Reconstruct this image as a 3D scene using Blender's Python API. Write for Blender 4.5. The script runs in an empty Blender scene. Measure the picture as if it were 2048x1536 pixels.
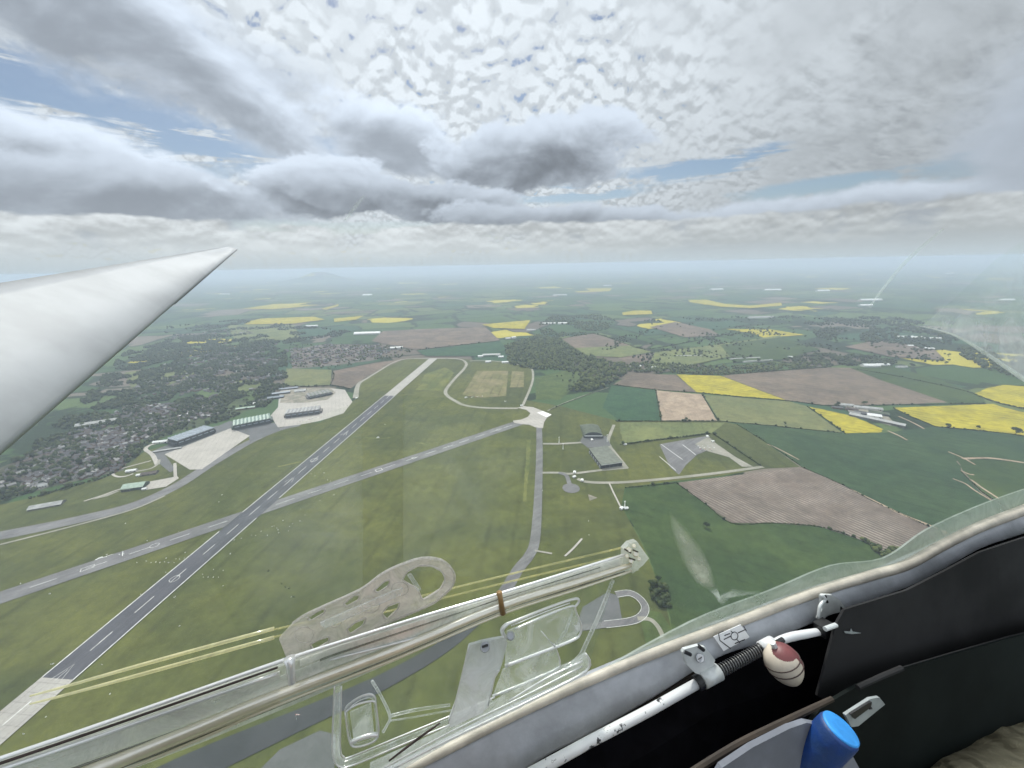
import bpy, bmesh, math, random
import numpy as np
from mathutils import Vector, Matrix, noise as mnoise
from mathutils.geometry import tessellate_polygon

random.seed(7)
RNG = np.random.default_rng(7)
scene = bpy.context.scene
COL = scene.collection

# ------------------------------------------------------------------ camera
FPX, W0, H0, ALT = 770.0, 2048.0, 1536.0, 450.0
ROLL, PITCH = math.radians(1.15), math.radians(17.2)
fwd = Vector((0, math.cos(PITCH), -math.sin(PITCH)))
upv = Vector((0, math.sin(PITCH), math.cos(PITCH)))
rgt = Vector((1, 0, 0))
cr, sr = math.cos(ROLL), math.sin(ROLL)
CX = rgt * cr - upv * sr          # image right in world
CY = upv * cr + rgt * sr          # image up in world
CZ = fwd
EYE = Vector((0, 0, ALT))
cam_d = bpy.data.cameras.new("camera")
cam_d.sensor_width = 36.0
cam_d.lens = 36.0 * FPX / W0
cam_d.clip_start = 0.01
cam_d.clip_end = 200000.0
cam = bpy.data.objects.new("camera", cam_d)
COL.objects.link(cam)
m = Matrix.Identity(4)
for i in range(3):
    m[i][0], m[i][1], m[i][2], m[i][3] = CX[i], CY[i], -CZ[i], EYE[i]
cam.matrix_world = m
scene.camera = cam

def raydir(u, v):
    return CX * ((u - 1024) / FPX) + CY * ((768 - v) / FPX) + CZ

def G(u, v, z=0.0):
    "a place on the ground, from where the survey picture shows it"
    d = raydir(u, v)
    t = -(ALT - z) / d.z
    return Vector((d.x * t, d.y * t, z))

def CF(x, y, z):
    "a place in the cockpit: metres right, up and ahead of the pilot's eye"
    return EYE + CX * x + CY * y + CZ * z

def CP(u, v, z):
    return CF((u - 1024) / FPX * z, (768 - v) / FPX * z, z)

def AE(u, v):
    d = raydir(u, v).normalized()
    return math.degrees(math.atan2(d.x, d.y)), math.degrees(math.asin(d.z))

# ------------------------------------------------------------------ tagging and mesh helpers
def tag(o, label=None, cat=None, group=None, kind=None):
    if label: o["label"] = label
    if cat: o["category"] = cat
    if group: o["group"] = group
    if kind: o["kind"] = kind
    return o

def empty(name, loc, label, cat, group=None, rz=0.0):
    o = bpy.data.objects.new(name, None)
    o.empty_display_size = 0.1
    COL.objects.link(o)
    o.location = loc
    o.rotation_euler = (0, 0, rz)
    return tag(o, label, cat, group)

def link(name, me, mats, parent=None, smooth=False):
    if not isinstance(mats, (list, tuple)): mats = [mats]
    for mm in mats: me.materials.append(mm)
    if smooth:
        me.polygons.foreach_set("use_smooth", [True] * len(me.polygons))
    o = bpy.data.objects.new(name, me)
    COL.objects.link(o)
    if parent is not None: o.parent = parent
    return o

class MB:
    "collects pieces of ONE mesh"
    def __init__(self): self.v, self.f, self.mi = [], [], []
    def add(self, vs, fs, mi=0):
        b = len(self.v)
        self.v += [tuple(p) for p in vs]
        self.f += [tuple(i + b for i in q) for q in fs]
        self.mi += [mi] * len(fs)
        return self
    def box(self, c, s, mi=0, rz=0.0, axes=None):
        x, y, z = s[0] / 2, s[1] / 2, s[2] / 2
        if axes is None:
            ca, sa = math.cos(rz), math.sin(rz)
            axes = (Vector((ca, sa, 0)), Vector((-sa, ca, 0)), Vector((0, 0, 1)))
        c = Vector(c)
        vs = [c + axes[0] * (x * i) + axes[1] * (y * j) + axes[2] * (z * k) for i in (-1, 1) for j in (-1, 1) for k in (-1, 1)]
        return self.add(vs, [(0, 1, 3, 2), (4, 6, 7, 5), (0, 4, 5, 1), (2, 3, 7, 6), (0, 2, 6, 4), (1, 5, 7, 3)], mi)
    def tube(self, pts, r, n=8, mi=0, cap=True):
        pts = [Vector(p) for p in pts]
        rs = r if isinstance(r, (list, tuple)) else [r] * len(pts)
        vs, fs = [], []
        ref = None
        for i, p in enumerate(pts):
            t = (pts[min(i + 1, len(pts) - 1)] - pts[max(i - 1, 0)]).normalized()
            if ref is None:
                ref = t.orthogonal().normalized()
            a = (ref - t * ref.dot(t)).normalized()
            ref = a
            b = t.cross(a)
            for k in range(n):
                w = 2 * math.pi * k / n
                vs.append(p + (a * math.cos(w) + b * math.sin(w)) * rs[i])
        for i in range(len(pts) - 1):
            for k in range(n):
                fs.append((i * n + k, i * n + (k + 1) % n, (i + 1) * n + (k + 1) % n, (i + 1) * n + k))
        if cap:
            fs.append(tuple(range(n - 1, -1, -1)))
            fs.append(tuple(range((len(pts) - 1) * n, len(pts) * n)))
        return self.add(vs, fs, mi)
    def loft(self, rings, closed=True, mi=0, cap=True):
        n = len(rings[0])
        vs = [p for r in rings for p in r]
        fs = []
        for i in range(len(rings) - 1):
            for k in range(n if closed else n - 1):
                fs.append((i * n + k, i * n + (k + 1) % n, (i + 1) * n + (k + 1) % n, (i + 1) * n + k))
        if cap and closed:
            fs.append(tuple(range(n - 1, -1, -1)))
            fs.append(tuple(range((len(rings) - 1) * n, len(rings) * n)))
        return self.add(vs, fs, mi)
    def plate(self, outline, thick, nrm, holes=(), mi=0):
        "a flat plate of real thickness, outline and holes as 3D loops"
        loops = [list(map(Vector, outline))] + [list(map(Vector, h)) for h in holes]
        flat = [p for l in loops for p in l]
        tris = tessellate_polygon(loops)
        nrm = Vector(nrm).normalized()
        n = len(flat)
        vs = [p + nrm * (thick / 2) for p in flat] + [p - nrm * (thick / 2) for p in flat]
        fs = [tuple(t) for t in tris] + [tuple(i + n for i in reversed(t)) for t in tris]
        b = 0
        for l in loops:
            k = len(l)
            for i in range(k):
                a, c = b + i, b + (i + 1) % k
                fs.append((a, c, c + n, a + n))
            b += k
        return self.add(vs, fs, mi)
    def build(self, name, mats, parent=None, smooth=False, fix=True):
        me = bpy.data.meshes.new(name)
        me.from_pydata(self.v, [], self.f)
        me.polygons.foreach_set("material_index", self.mi)
        if fix:
            bm = bmesh.new(); bm.from_mesh(me)
            bmesh.ops.recalc_face_normals(bm, faces=bm.faces)
            bm.to_mesh(me); bm.free()
        me.update()
        return link(name, me, mats, parent, smooth)

def local(parent, pts):
    "world points into a thing's own space"
    inv = Matrix.Translation(parent.location) @ Matrix.Rotation(parent.rotation_euler.z, 4, 'Z')
    inv = inv.inverted()
    return [inv @ Vector(p) for p in pts]

def smooth_path(pts, n=6, closed=False):
    pts = [Vector(p) for p in pts]
    out = []
    k = len(pts)
    rng = range(k if closed else k - 1)
    for i in rng:
        if closed:
            p0, p1, p2, p3 = pts[i - 1], pts[i], pts[(i + 1) % k], pts[(i + 2) % k]
        else:
            p0, p1, p2, p3 = pts[max(i - 1, 0)], pts[i], pts[i + 1], pts[min(i + 2, k - 1)]
        for j in range(n):
            t = j / n
            out.append(0.5 * ((2 * p1) + (p2 - p0) * t + (2 * p0 - 5 * p1 + 4 * p2 - p3) * t * t + (3 * p1 - p0 - 3 * p2 + p3) * t ** 3))
    if not closed: out.append(pts[-1])
    return out

def sheet(name, poly, z, mat, label, cat, parent=None, kind="structure", rough=0.0):
    "a flat patch of ground; rough > 0 wobbles the edge by that many metres"
    P = [Vector((p[0], p[1], z)) for p in poly]
    if rough > 0:
        Q = []
        for i in range(len(P)):
            a, b = P[i], P[(i + 1) % len(P)]
            L = (b - a).length
            k = max(1, int(L / (rough * 6)))
            for j in range(k):
                q = a.lerp(b, j / k)
                Q.append(q + Vector((random.uniform(-1, 1), random.uniform(-1, 1), 0)) * rough * (0 if j == 0 else 1))
        P = Q
    tris = tessellate_polygon([P])
    me = bpy.data.meshes.new(name)
    me.from_pydata([tuple(p) for p in P], [], [tuple(t) for t in tris])
    bm = bmesh.new(); bm.from_mesh(me)
    for f in bm.faces:
        if f.normal.z < 0: f.normal_flip()
    bm.to_mesh(me); bm.free()
    o = link(name, me, mat, parent)
    if parent is None: tag(o, label, cat, None, kind)
    return o

def GP(*pp):
    return [G(u, v) for u, v in pp]

def ribbon_mb(pts, width, z, mb=None, mi=0):
    mb = mb or MB()
    vs, fs = [], []
    ws = width if isinstance(width, (list, tuple)) else [width] * len(pts)
    for i, p in enumerate(pts):
        t = (pts[min(i + 1, len(pts) - 1)] - pts[max(i - 1, 0)])
        t.z = 0; t.normalize()
        nn = Vector((-t.y, t.x, 0))
        vs += [Vector((p.x, p.y, z)) - nn * ws[i] / 2, Vector((p.x, p.y, z)) + nn * ws[i] / 2]
    for i in range(len(pts) - 1):
        fs.append((2 * i, 2 * i + 2, 2 * i + 3, 2 * i + 1))
    return mb.add(vs, fs, mi)

def ribbon(name, pix, width, z, mat, label, cat, n=6, parent=None):
    pts = smooth_path(GP(*pix), n)
    if isinstance(width, (list, tuple)):
        w = []
        for i in range(len(pts)):
            t = i / (len(pts) - 1) * (len(width) - 1)
            a = int(min(t, len(width) - 2)); w.append(width[a] + (width[a + 1] - width[a]) * (t - a))
        width = w
    o = ribbon_mb(pts, width, z).build(name, mat, parent, fix=False)
    if parent is None: tag(o, label, cat, None, "structure")
    return o

# ------------------------------------------------------------------ node helpers
class NG:
    def __init__(self, tree): self.t = tree
    def n(self, typ, **kw):
        nd = self.t.nodes.new(typ)
        for k, v in kw.items(): setattr(nd, k, v)
        return nd
    def put(self, sock, val):
        if isinstance(val, bpy.types.NodeSocket): self.t.links.new(val, sock)
        elif val is not None: sock.default_value = val
    def m(self, op, a, b=None, c=None, clamp=False):
        nd = self.n("ShaderNodeMath", operation=op, use_clamp=clamp)
        for i, x in enumerate((a, b, c)):
            if x is not None: self.put(nd.inputs[i], x)
        return nd.outputs[0]
    def vm(self, op, a, b=None, out=0):
        nd = self.n("ShaderNodeVectorMath", operation=op)
        self.put(nd.inputs[0], a)
        if b is not None: self.put(nd.inputs[1], b)
        return nd.outputs[out]
    def scale(self, a, s):
        nd = self.n("ShaderNodeVectorMath", operation="SCALE")
        self.put(nd.inputs[0], a); self.put(nd.inputs["Scale"], s)
        return nd.outputs[0]
    def sep(self, a):
        nd = self.n("ShaderNodeSeparateXYZ"); self.put(nd.inputs[0], a); return nd.outputs
    def comb(self, x, y, z=0.0):
        nd = self.n("ShaderNodeCombineXYZ")
        for i, q in enumerate((x, y, z)): self.put(nd.inputs[i], q)
        return nd.outputs[0]
    def mix(self, f, a, b, typ="RGBA", blend="MIX"):
        nd = self.n("ShaderNodeMix", data_type=typ)
        if typ == "RGBA": nd.blend_type = blend
        ins = [s for s in nd.inputs if s.enabled]
        self.put(ins[0], f)
        for s, q in ((ins[1], a), (ins[2], b)):
            if isinstance(q, (tuple, list)) and typ == "RGBA" and len(q) == 3: q = (*q, 1)
            self.put(s, q)
        return [s for s in nd.outputs if s.enabled][0]
    def ss(self, x, lo, hi, a=0.0, b=1.0):
        nd = self.n("ShaderNodeMapRange", interpolation_type="SMOOTHSTEP")
        self.put(nd.inputs[0], x); self.put(nd.inputs[1], lo); self.put(nd.inputs[2], hi)
        self.put(nd.inputs[3], a); self.put(nd.inputs[4], b)
        return nd.outputs[0]
    def noise(self, vec, scale, detail=4, rough=0.55, dist=0.0, out=0):
        nd = self.n("ShaderNodeTexNoise")
        self.put(nd.inputs["Vector"], vec); self.put(nd.inputs["Scale"], scale)
        nd.inputs["Detail"].default_value = detail; nd.inputs["Roughness"].default_value = rough
        nd.inputs["Distortion"].default_value = dist
        return nd.outputs[out]
    def voro(self, vec, scale, feature="F1", metric="EUCLIDEAN", rnd=1.0, out=0, smooth=None):
        nd = self.n("ShaderNodeTexVoronoi", feature=feature)
        if feature not in ("DISTANCE_TO_EDGE", "N_SPHERE_RADIUS"): nd.distance = metric
        self.put(nd.inputs["Vector"], vec); self.put(nd.inputs["Scale"], scale)
        nd.inputs["Randomness"].default_value = rnd
        if smooth is not None: nd.inputs["Smoothness"].default_value = smooth
        return nd.outputs[out]
    def ramp(self, f, stops, interp="LINEAR"):
        nd = self.n("ShaderNodeValToRGB")
        cr_ = nd.color_ramp; cr_.interpolation = interp
        while len(cr_.elements) < len(stops): cr_.elements.new(0.5)
        for e, (p, c) in zip(cr_.elements, stops):
            e.position = p; e.color = (*c, 1)
        self.put(nd.inputs[0], f)
        return nd.outputs[0]
    def bump(self, h, strength=0.3, dist=0.01):
        nd = self.n("ShaderNodeBump")
        self.put(nd.inputs["Height"], h); nd.inputs["Strength"].default_value = strength
        nd.inputs["Distance"].default_value = dist
        return nd.outputs[0]

def new_mat(name):
    mt = bpy.data.materials.new(name); mt.use_nodes = True
    mt.node_tree.nodes.clear()
    g = NG(mt.node_tree)
    out = g.n("ShaderNodeOutputMaterial")
    bs = g.n("ShaderNodeBsdfPrincipled")
    g.t.links.new(bs.outputs[0], out.inputs[0])
    return mt, g, bs, out

def plain(name, c, rough=0.6, metal=0.0, var=0.25, scale=8.0, bump=0.0, spec=0.5, c2=None, coord="Object", lo=0.35, hi=0.65):
    mt, g, bs, out = new_mat(name)
    tc = g.n("ShaderNodeTexCoord").outputs[coord] if coord != "World" else g.n("ShaderNodeNewGeometry").outputs["Position"]
    nz = g.noise(tc, scale, 6, 0.6)
    c2 = c2 or tuple(x * (1 - var) for x in c)
    f = g.ss(nz, lo, hi)
    g.put(bs.inputs["Base Color"], g.mix(f, c2, c))
    bs.inputs["Roughness"].default_value = rough
    bs.inputs["Metallic"].default_value = metal
    bs.inputs["Specular IOR Level"].default_value = spec
    if bump: g.put(bs.inputs["Normal"], g.bump(nz, bump, 0.02))
    return mt

def field_mat(name, c, c2, rows=None, row_w=24.0, row_amt=0.12, patch=1 / 160, rowcol=None, sharp=None):
    "crop or grass: broad patches, fine speckle, faint rows running along the bearing `rows` (radians from +X)"
    mt, g, bs, out = new_mat(name)
    pos = g.n("ShaderNodeNewGeometry").outputs["Position"]
    a = g.noise(pos, patch, 5, 0.6, 0.6)
    b = g.noise(pos, 0.06, 4, 0.65)
    col = g.mix(g.ss(a, 0.34, 0.66), c2, c)
    b2 = g.noise(pos, 0.022, 5, 0.6, 0.8)
    b3 = g.noise(pos, 0.35, 3, 0.6)
    f = g.m("MULTIPLY_ADD", g.m("SUBTRACT", b, 0.5), 0.85, 1.0)
    f = g.m("ADD", f, g.m("MULTIPLY", g.m("SUBTRACT", b2, 0.5), 0.75))
    f = g.m("ADD", f, g.m("MULTIPLY", g.m("SUBTRACT", b3, 0.5), 0.5))
    if rows is not None:
        s = g.sep(pos)
        x = g.m("ADD", g.m("MULTIPLY", s[0], -math.sin(rows)), g.m("MULTIPLY", s[1], math.cos(rows)))
        x = g.m("ADD", x, g.m("MULTIPLY", g.noise(pos, 0.004, 2), 18.0))
        w = g.m("PINGPONG", x, row_w / 2)
        w = g.m("DIVIDE", w, row_w / 2)
        st = g.ss(w, 0.7, 0.95) if sharp is None else g.ss(w, sharp[0], sharp[1])
        n2 = g.ss(g.noise(pos, 0.012, 3), 0.3, 0.7)
        if rowcol is not None:
            col = g.mix(g.m("MULTIPLY", st, g.m("MULTIPLY", n2, row_amt)), col, rowcol)
        else:
            f = g.m("MULTIPLY", f, g.m("SUBTRACT", 1.0, g.m("MULTIPLY", st, g.m("MULTIPLY", n2, row_amt))))
    col = g.vm("MULTIPLY", col, g.comb(f, f, f))
    g.put(bs.inputs["Base Color"], col)
    bs.inputs["Roughness"].default_value = 0.95
    bs.inputs["Specular IOR Level"].default_value = 0.1
    return mt

# ------------------------------------------------------------------ light, sky, air
SUN_AZ, SUN_EL = math.radians(-14), math.radians(54)
sd = Vector((math.sin(SUN_AZ) * math.cos(SUN_EL), math.cos(SUN_AZ) * math.cos(SUN_EL), math.sin(SUN_EL)))
sun_d = bpy.data.lights.new("sun", "SUN")
sun_d.energy = 2.5
sun_d.angle = math.radians(4)
sun_d.color = (1.0, 0.95, 0.87)
sun = bpy.data.objects.new("sun", sun_d)
COL.objects.link(sun)
sun.rotation_euler = (-sd).to_track_quat('-Z', 'Y').to_euler()
sun.location = (0, 0, 600)

world = bpy.data.worlds.new("World")
scene.world = world
world.use_nodes = True
world.node_tree.nodes.clear()
g = NG(world.node_tree)
sky = g.n("ShaderNodeTexSky", sky_type="NISHITA")
sky.sun_disc = False
sky.sun_elevation = SUN_EL
sky.sun_rotation = SUN_AZ
sky.altitude = 450
sky.air_density = 1.0
sky.dust_density = 1.5
d = g.vm("NORMALIZE", g.n("ShaderNodeTexCoord").outputs["Generated"])
dx, dy, dz = g.sep(d)
az = g.m("MULTIPLY", g.m("ARCTAN2", dx, dy), 57.29578)
el = g.m("MULTIPLY", g.m("ARCSINE", dz), 57.29578)
zz = g.m("ADD", g.m("MAXIMUM", dz, 0.0), 0.06)
qx, qy = g.m("DIVIDE", dx, zz), g.m("DIVIDE", dy, zz)
q = g.comb(qx, qy, 0.0)
# toward the sun everything is brighter
dots = g.vm("DOT_PRODUCT", d, tuple(sd), out=1)
sunglow = g.ss(dots, 0.35, 0.98)
# --- high layer: rows of altocumulus puffs, drawn out into streaks toward the right
wob = g.n("ShaderNodeTexNoise"); g.put(wob.inputs["Vector"], q); wob.inputs["Scale"].default_value = 2.2; wob.inputs["Detail"].default_value = 5
wv = g.vm("SUBTRACT", wob.outputs["Color"], (0.5, 0.5, 0.5))
qa = g.vm("ADD", q, g.scale(wv, 0.30))
ang = math.radians(32)
sx = g.m("ADD", g.m("MULTIPLY", qx, math.cos(ang)), g.m("MULTIPLY", qy, math.sin(ang)))
sy = g.m("ADD", g.m("MULTIPLY", qx, -math.sin(ang)), g.m("MULTIPLY", qy, math.cos(ang)))
qs = g.vm("ADD", g.comb(g.m("MULTIPLY", sx, 0.30), sy, 0.0), g.scale(wv, 0.16))
# round puffs: a conformal map of the sky, so they shrink toward the horizon without flattening
zen = g.m("SUBTRACT", 1.5707963, g.m("ARCSINE", g.m("MAXIMUM", dz, 0.02)))
rho = g.m("POWER", g.m("TANGENT", g.m("MULTIPLY", zen, 0.5)), 3.0)
th = g.m("MULTIPLY", az, 3.0 / 57.29578)
q3 = g.comb(g.m("MULTIPLY", rho, g.m("SINE", th)), g.m("MULTIPLY", rho, g.m("COSINE", th)), 0.0)
wob3 = g.n("ShaderNodeTexNoise"); g.put(wob3.inputs["Vector"], q3); wob3.inputs["Scale"].default_value = 9.0; wob3.inputs["Detail"].default_value = 5
q3 = g.vm("ADD", q3, g.scale(g.vm("SUBTRACT", wob3.outputs["Color"], (0.5, 0.5, 0.5)), 0.05))
cell = g.voro(q3, 40.0, "SMOOTH_F1", smooth=0.60)
cellc = g.voro(g.vm("ADD", q3, g.vm("MULTIPLY", g.vm("NORMALIZE", q3), (-0.007, -0.007, 0.0))), 40.0, "SMOOTH_F1", smooth=0.60)
cellb = g.voro(q3, 95.0, "SMOOTH_F1", smooth=0.25)
fine = g.noise(q3, 34.0, 5, 0.55)
fineb = g.noise(g.vm("ADD", q3, g.vm("MULTIPLY", g.vm("NORMALIZE", q3), (-0.006, -0.006, 0.0))), 34.0, 5, 0.55)
puff = g.m("SUBTRACT", 0.98, g.m("MULTIPLY", cell, 1.0))
puff = g.m("SUBTRACT", puff, g.m("MULTIPLY", cellb, 0.20))
puff = g.m("ADD", puff, g.m("MULTIPLY", g.m("SUBTRACT", fine, 0.5), 1.1))
puff = g.m("ADD", puff, g.m("MULTIPLY", g.m("SUBTRACT", cellc, cell), 2.6))
puff = g.m("ADD", puff, g.m("MULTIPLY", g.m("SUBTRACT", fine, fineb), 2.2))
strk = g.noise(qs, 10.0, 7, 0.6)
strk2 = g.m("ADD", 0.56, g.m("MULTIPLY", g.m("SUBTRACT", strk, 0.5), 1.9))
right = g.m("MULTIPLY", g.ss(az, 8.0, 42.0), 0.85)
puff = g.mix(right, puff, strk2, "FLOAT")
broad = g.noise(q, 1.1, 5, 0.55)
cover = g.m("ADD", puff, g.m("MULTIPLY", g.m("SUBTRACT", broad, 0.42), 0.9))
hi_a = g.ss(cover, -0.62, -0.08)
bright = g.m("ADD", 0.42, g.m("MULTIPLY", sunglow, 0.34))
hi_t = g.m("MULTIPLY", bright, g.ss(cover, 0.0, 0.80, 0.82, 1.12))
hi_t = g.m("MULTIPLY", hi_t, g.m("ADD", 1.0, g.m("MULTIPLY", right, g.m("MULTIPLY", g.m("SUBTRACT", strk, 0.5), 0.55))))
calm = g.noise(q3, 5.0, 4, 0.55)
hi_t = g.mix(g.ss(calm, 0.42, 0.66, 0.0, 0.75), hi_t, g.m("MULTIPLY", bright, 0.98), "FLOAT")
hi_t = g.m("MULTIPLY", hi_t, g.ss(az, 8.0, 50.0, 1.0, 0.84))
# unseen sky round the sun and behind the glider, brightened to light the cockpit
hi_t = g.m("ADD", hi_t, g.ss(dots, 0.935, 0.999, 0.0, 5.0))
hi_t = g.mix(g.ss(dy, 0.25, -0.45), hi_t, 0.86, "FLOAT")
hi_col = g.vm("MULTIPLY", g.comb(hi_t, hi_t, hi_t), (0.93, 1.0, 1.085))
# wisps that feather the open blue
wis = g.noise(g.comb(g.m("MULTIPLY", az, 0.035), g.m("MULTIPLY", el, 0.32), 3.0), 1.6, 7, 0.62, 0.5)
# --- low layer: grey cumulus, one soft body after the other
p3 = g.comb(g.m("MULTIPLY", az, 0.055), g.m("MULTIPLY", el, 0.085), 1.7)
n1 = g.noise(p3, 1.5, 9, 0.56, 0.25)
n1b = g.noise(g.vm("ADD", p3, (-0.01, 0.075, 0.0)), 1.5, 9, 0.56, 0.25)
relief = g.m("SUBTRACT", n1, n1b)
nf = g.noise(p3, 5.0, 7, 0.6)

def blob(u, v, ru, rv, tilt=0.0):
    a0, e0 = AE(u, v)
    a1, _ = AE(u + ru, v); _, e1 = AE(u, v - rv)
    ra, re = abs(a1 - a0), abs(e1 - e0)
    x, y = g.m("SUBTRACT", az, a0), g.m("SUBTRACT", el, e0)
    c, s = math.cos(tilt), math.sin(tilt)
    xr = g.m("ADD", g.m("MULTIPLY", x, c), g.m("MULTIPLY", y, s))
    yr = g.m("SUBTRACT", g.m("MULTIPLY", y, c), g.m("MULTIPLY", x, s))
    xr, yr = g.m("DIVIDE", xr, ra), g.m("DIVIDE", yr, re)
    r2 = g.m("ADD", g.m("MULTIPLY", xr, xr), g.m("MULTIPLY", yr, yr))
    return g.m("SUBTRACT", 1.0, g.m("SQRT", r2)), yr

col = hi_col
alpha = hi_a
# openings of blue in the high layer
for (u, v, ru, rv, k, tl) in [(250, 240, 420, 90, 1.6, -0.22), (-60, 190, 260, 60, 1.4, 0), (560, 300, 260, 45, 1.5, 0.0), (1420, 330, 300, 34, 1.9, 0.03), (1640, 372, 280, 26, 1.6, 0.02), (1130, 390, 190, 24, 1.7, 0.0), (1960, 330, 260, 40, 0.9, 0.15), (700, 455, 340, 18, 0.9, 0.0)]:
    b, _ = blob(u, v, ru, rv, tl)
    b = g.m("ADD", b, g.m("MULTIPLY", g.m("SUBTRACT", nf, 0.5), 1.1))
    b = g.m("SUBTRACT", b, g.m("MULTIPLY", g.ss(wis, 0.48, 0.68), 0.9))
    alpha = g.m("MULTIPLY", alpha, g.m("SUBTRACT", 1.0, g.m("MULTIPLY", g.ss(b, 0.0, 0.55), min(1.0, k * 0.6))))

def over(dens, tone, tint=(0.90, 1.0, 1.16), soft=0.5):
    global col, alpha
    a = g.ss(dens, 0.0, soft)
    c = g.vm("MULTIPLY", g.comb(tone, tone, tone), tint)
    col = g.mix(a, col, c)
    alpha = g.m("MAXIMUM", alpha, a)

# (u, v, ru, rv, tilt, dark tone, light tone, raggedness, softness)
for (u, v, ru, rv, tl, dk, lt, rg, sf) in [
    (60, -10, 640, 190, -0.18, 0.33, 0.70, 1.2, 0.8),
    (400, 150, 330, 110, -0.55, 0.34, 0.80, 1.2, 0.7),
    (40, 335, 560, 120, -0.18, 0.32, 0.80, 1.5, 0.5),
    (330, 395, 340, 62, -0.05, 0.30, 0.64, 1.4, 0.45),
    (1620, 440, 900, 58, 0.04, 0.34, 0.60, 1.3, 0.5),
    (2080, 250, 300, 210, 0.3, 0.40, 0.52, 1.0, 0.9),
    (800, 290, 170, 80, -0.2, 0.36, 0.85, 1.9, 0.6),
    (1080, 318, 215, 84, 0.05, 0.19, 0.72, 1.9, 0.27),
    (650, 380, 160, 62, 0.05, 0.20, 0.74, 1.6, 0.27),
    (860, 405, 250, 46, -0.06, 0.19, 0.60, 1.9, 0.27),
    (1130, 440, 300, 40, -0.05, 0.24, 0.58, 1.8, 0.35),
]:
    b, yr = blob(u, v, ru, rv, tl)
    dens = g.m("ADD", g.m("MULTIPLY_ADD", b, 1.25, 0.12), g.m("MULTIPLY", g.m("SUBTRACT", n1, 0.5), rg * 1.5))
    dens = g.m("ADD", dens, g.m("MULTIPLY", g.m("SUBTRACT", nf, 0.5), 0.75))
    t = g.m("ADD", g.m("MULTIPLY", yr, 0.50), g.m("MULTIPLY", relief, 2.4))
    t = g.m("ADD", t, g.m("MULTIPLY", g.m("SUBTRACT", nf, 0.5), 0.25))
    t = g.m("SUBTRACT", t, g.m("MULTIPLY", g.m("SUBTRACT", dens, 0.42), 0.55))
    tone = g.ss(t, -0.70, 0.60, dk, lt)
    over(dens, tone, soft=sf)
# --- the far row of small cumulus and the pale air over the horizon
p4 = g.comb(g.m("MULTIPLY", az, 0.16), g.m("MULTIPLY", el, 0.30), 8.3)
n4 = g.noise(p4, 1.0, 7, 0.54)
n4b = g.noise(g.vm("ADD", p4, (0, 0.14, 0)), 1.0, 7, 0.54)
_, e_top = AE(700, 445); _, e_bot = AE(700, 515)
row = g.m("MULTIPLY", g.ss(el, e_top + 0.9, e_top - 0.9), g.ss(el, e_bot - 1.4, e_bot + 1.2))
rd = g.m("SUBTRACT", g.m("ADD", row, g.m("MULTIPLY", g.m("SUBTRACT", n4, 0.5), 2.2)), 0.55)
rt = g.ss(g.m("SUBTRACT", n4, n4b), -0.12, 0.14, 0.44, 0.74)
rt = g.m("MULTIPLY", rt, g.ss(az, -10, 40, 1.0, 0.80))
over(rd, rt, (0.95, 1.0, 1.05), 0.4)
hz = g.ss(el, 5.5, 0.4)
hb = g.m("MULTIPLY", g.ss(az, -35, 45, 0.64, 0.47), g.m("ADD", 0.86, g.m("MULTIPLY", n4, 0.28)))
hcol = g.vm("MULTIPLY", g.comb(hb, hb, hb), (0.92, 1.0, 1.06))
hcol = g.mix(g.ss(el, 2.6, 0.0), hcol, (0.47, 0.54, 0.59))
col = g.mix(g.m("MULTIPLY", hz, 0.92), col, hcol)
alpha = g.m("MAXIMUM", alpha, g.m("MULTIPLY", hz, 0.92))
bg1 = g.n("ShaderNodeBackground"); g.put(bg1.inputs[0], sky.outputs[0]); bg1.inputs[1].default_value = 0.075
bg2 = g.n("ShaderNodeBackground"); g.put(bg2.inputs[0], col); bg2.inputs[1].default_value = 1.0
mx = g.n("ShaderNodeMixShader")
g.put(mx.inputs[0], g.m("MULTIPLY", alpha, 0.97)); g.put(mx.inputs[1], bg1.outputs[0]); g.put(mx.inputs[2], bg2.outputs[0])
wo = g.n("ShaderNodeOutputWorld"); g.put(wo.inputs[0], mx.outputs[0])
world.cycles.sampling_method = 'MANUAL'
world.cycles.sample_map_resolution = 512

scene.view_settings.view_transform = 'Standard'
scene.view_settings.look = 'None'
scene.view_settings.exposure = 0.24
scene.view_settings.gamma = 1.0
scene.cycles.max_bounces = 8
scene.cycles.diffuse_bounces = 2
scene.cycles.glossy_bounces = 3
scene.cycles.transmission_bounces = 4
scene.cycles.transparent_max_bounces = 24
scene.cycles.volume_bounces = 1
scene.cycles.use_denoising = True
scene.cycles.use_adaptive_sampling = True
scene.cycles.adaptive_threshold = 0.03
scene.cycles.sample_clamp_indirect = 4.0

# air that fades the distance: one closed box round everything
HZ = 43000.0
hz_mb = MB().box((0, HZ * 0.45, 229.5), (HZ * 2, HZ * 1.4, 461))
mt = bpy.data.materials.new("haze"); mt.use_nodes = True; mt.node_tree.nodes.clear()
hg = NG(mt.node_tree)
ho = hg.n("ShaderNodeOutputMaterial"); pv = hg.n("ShaderNodeVolumePrincipled")
pv.inputs["Color"].default_value = (0.71, 0.81, 0.95, 1)
pv.inputs["Density"].default_value = 1.2e-4
pv.inputs["Anisotropy"].default_value = 0.15
hg.t.links.new(pv.outputs[0], ho.inputs["Volume"])
tag(hz_mb.build("haze", mt), "pale bluish haze over the distant countryside", "haze", None, "stuff")
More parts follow.
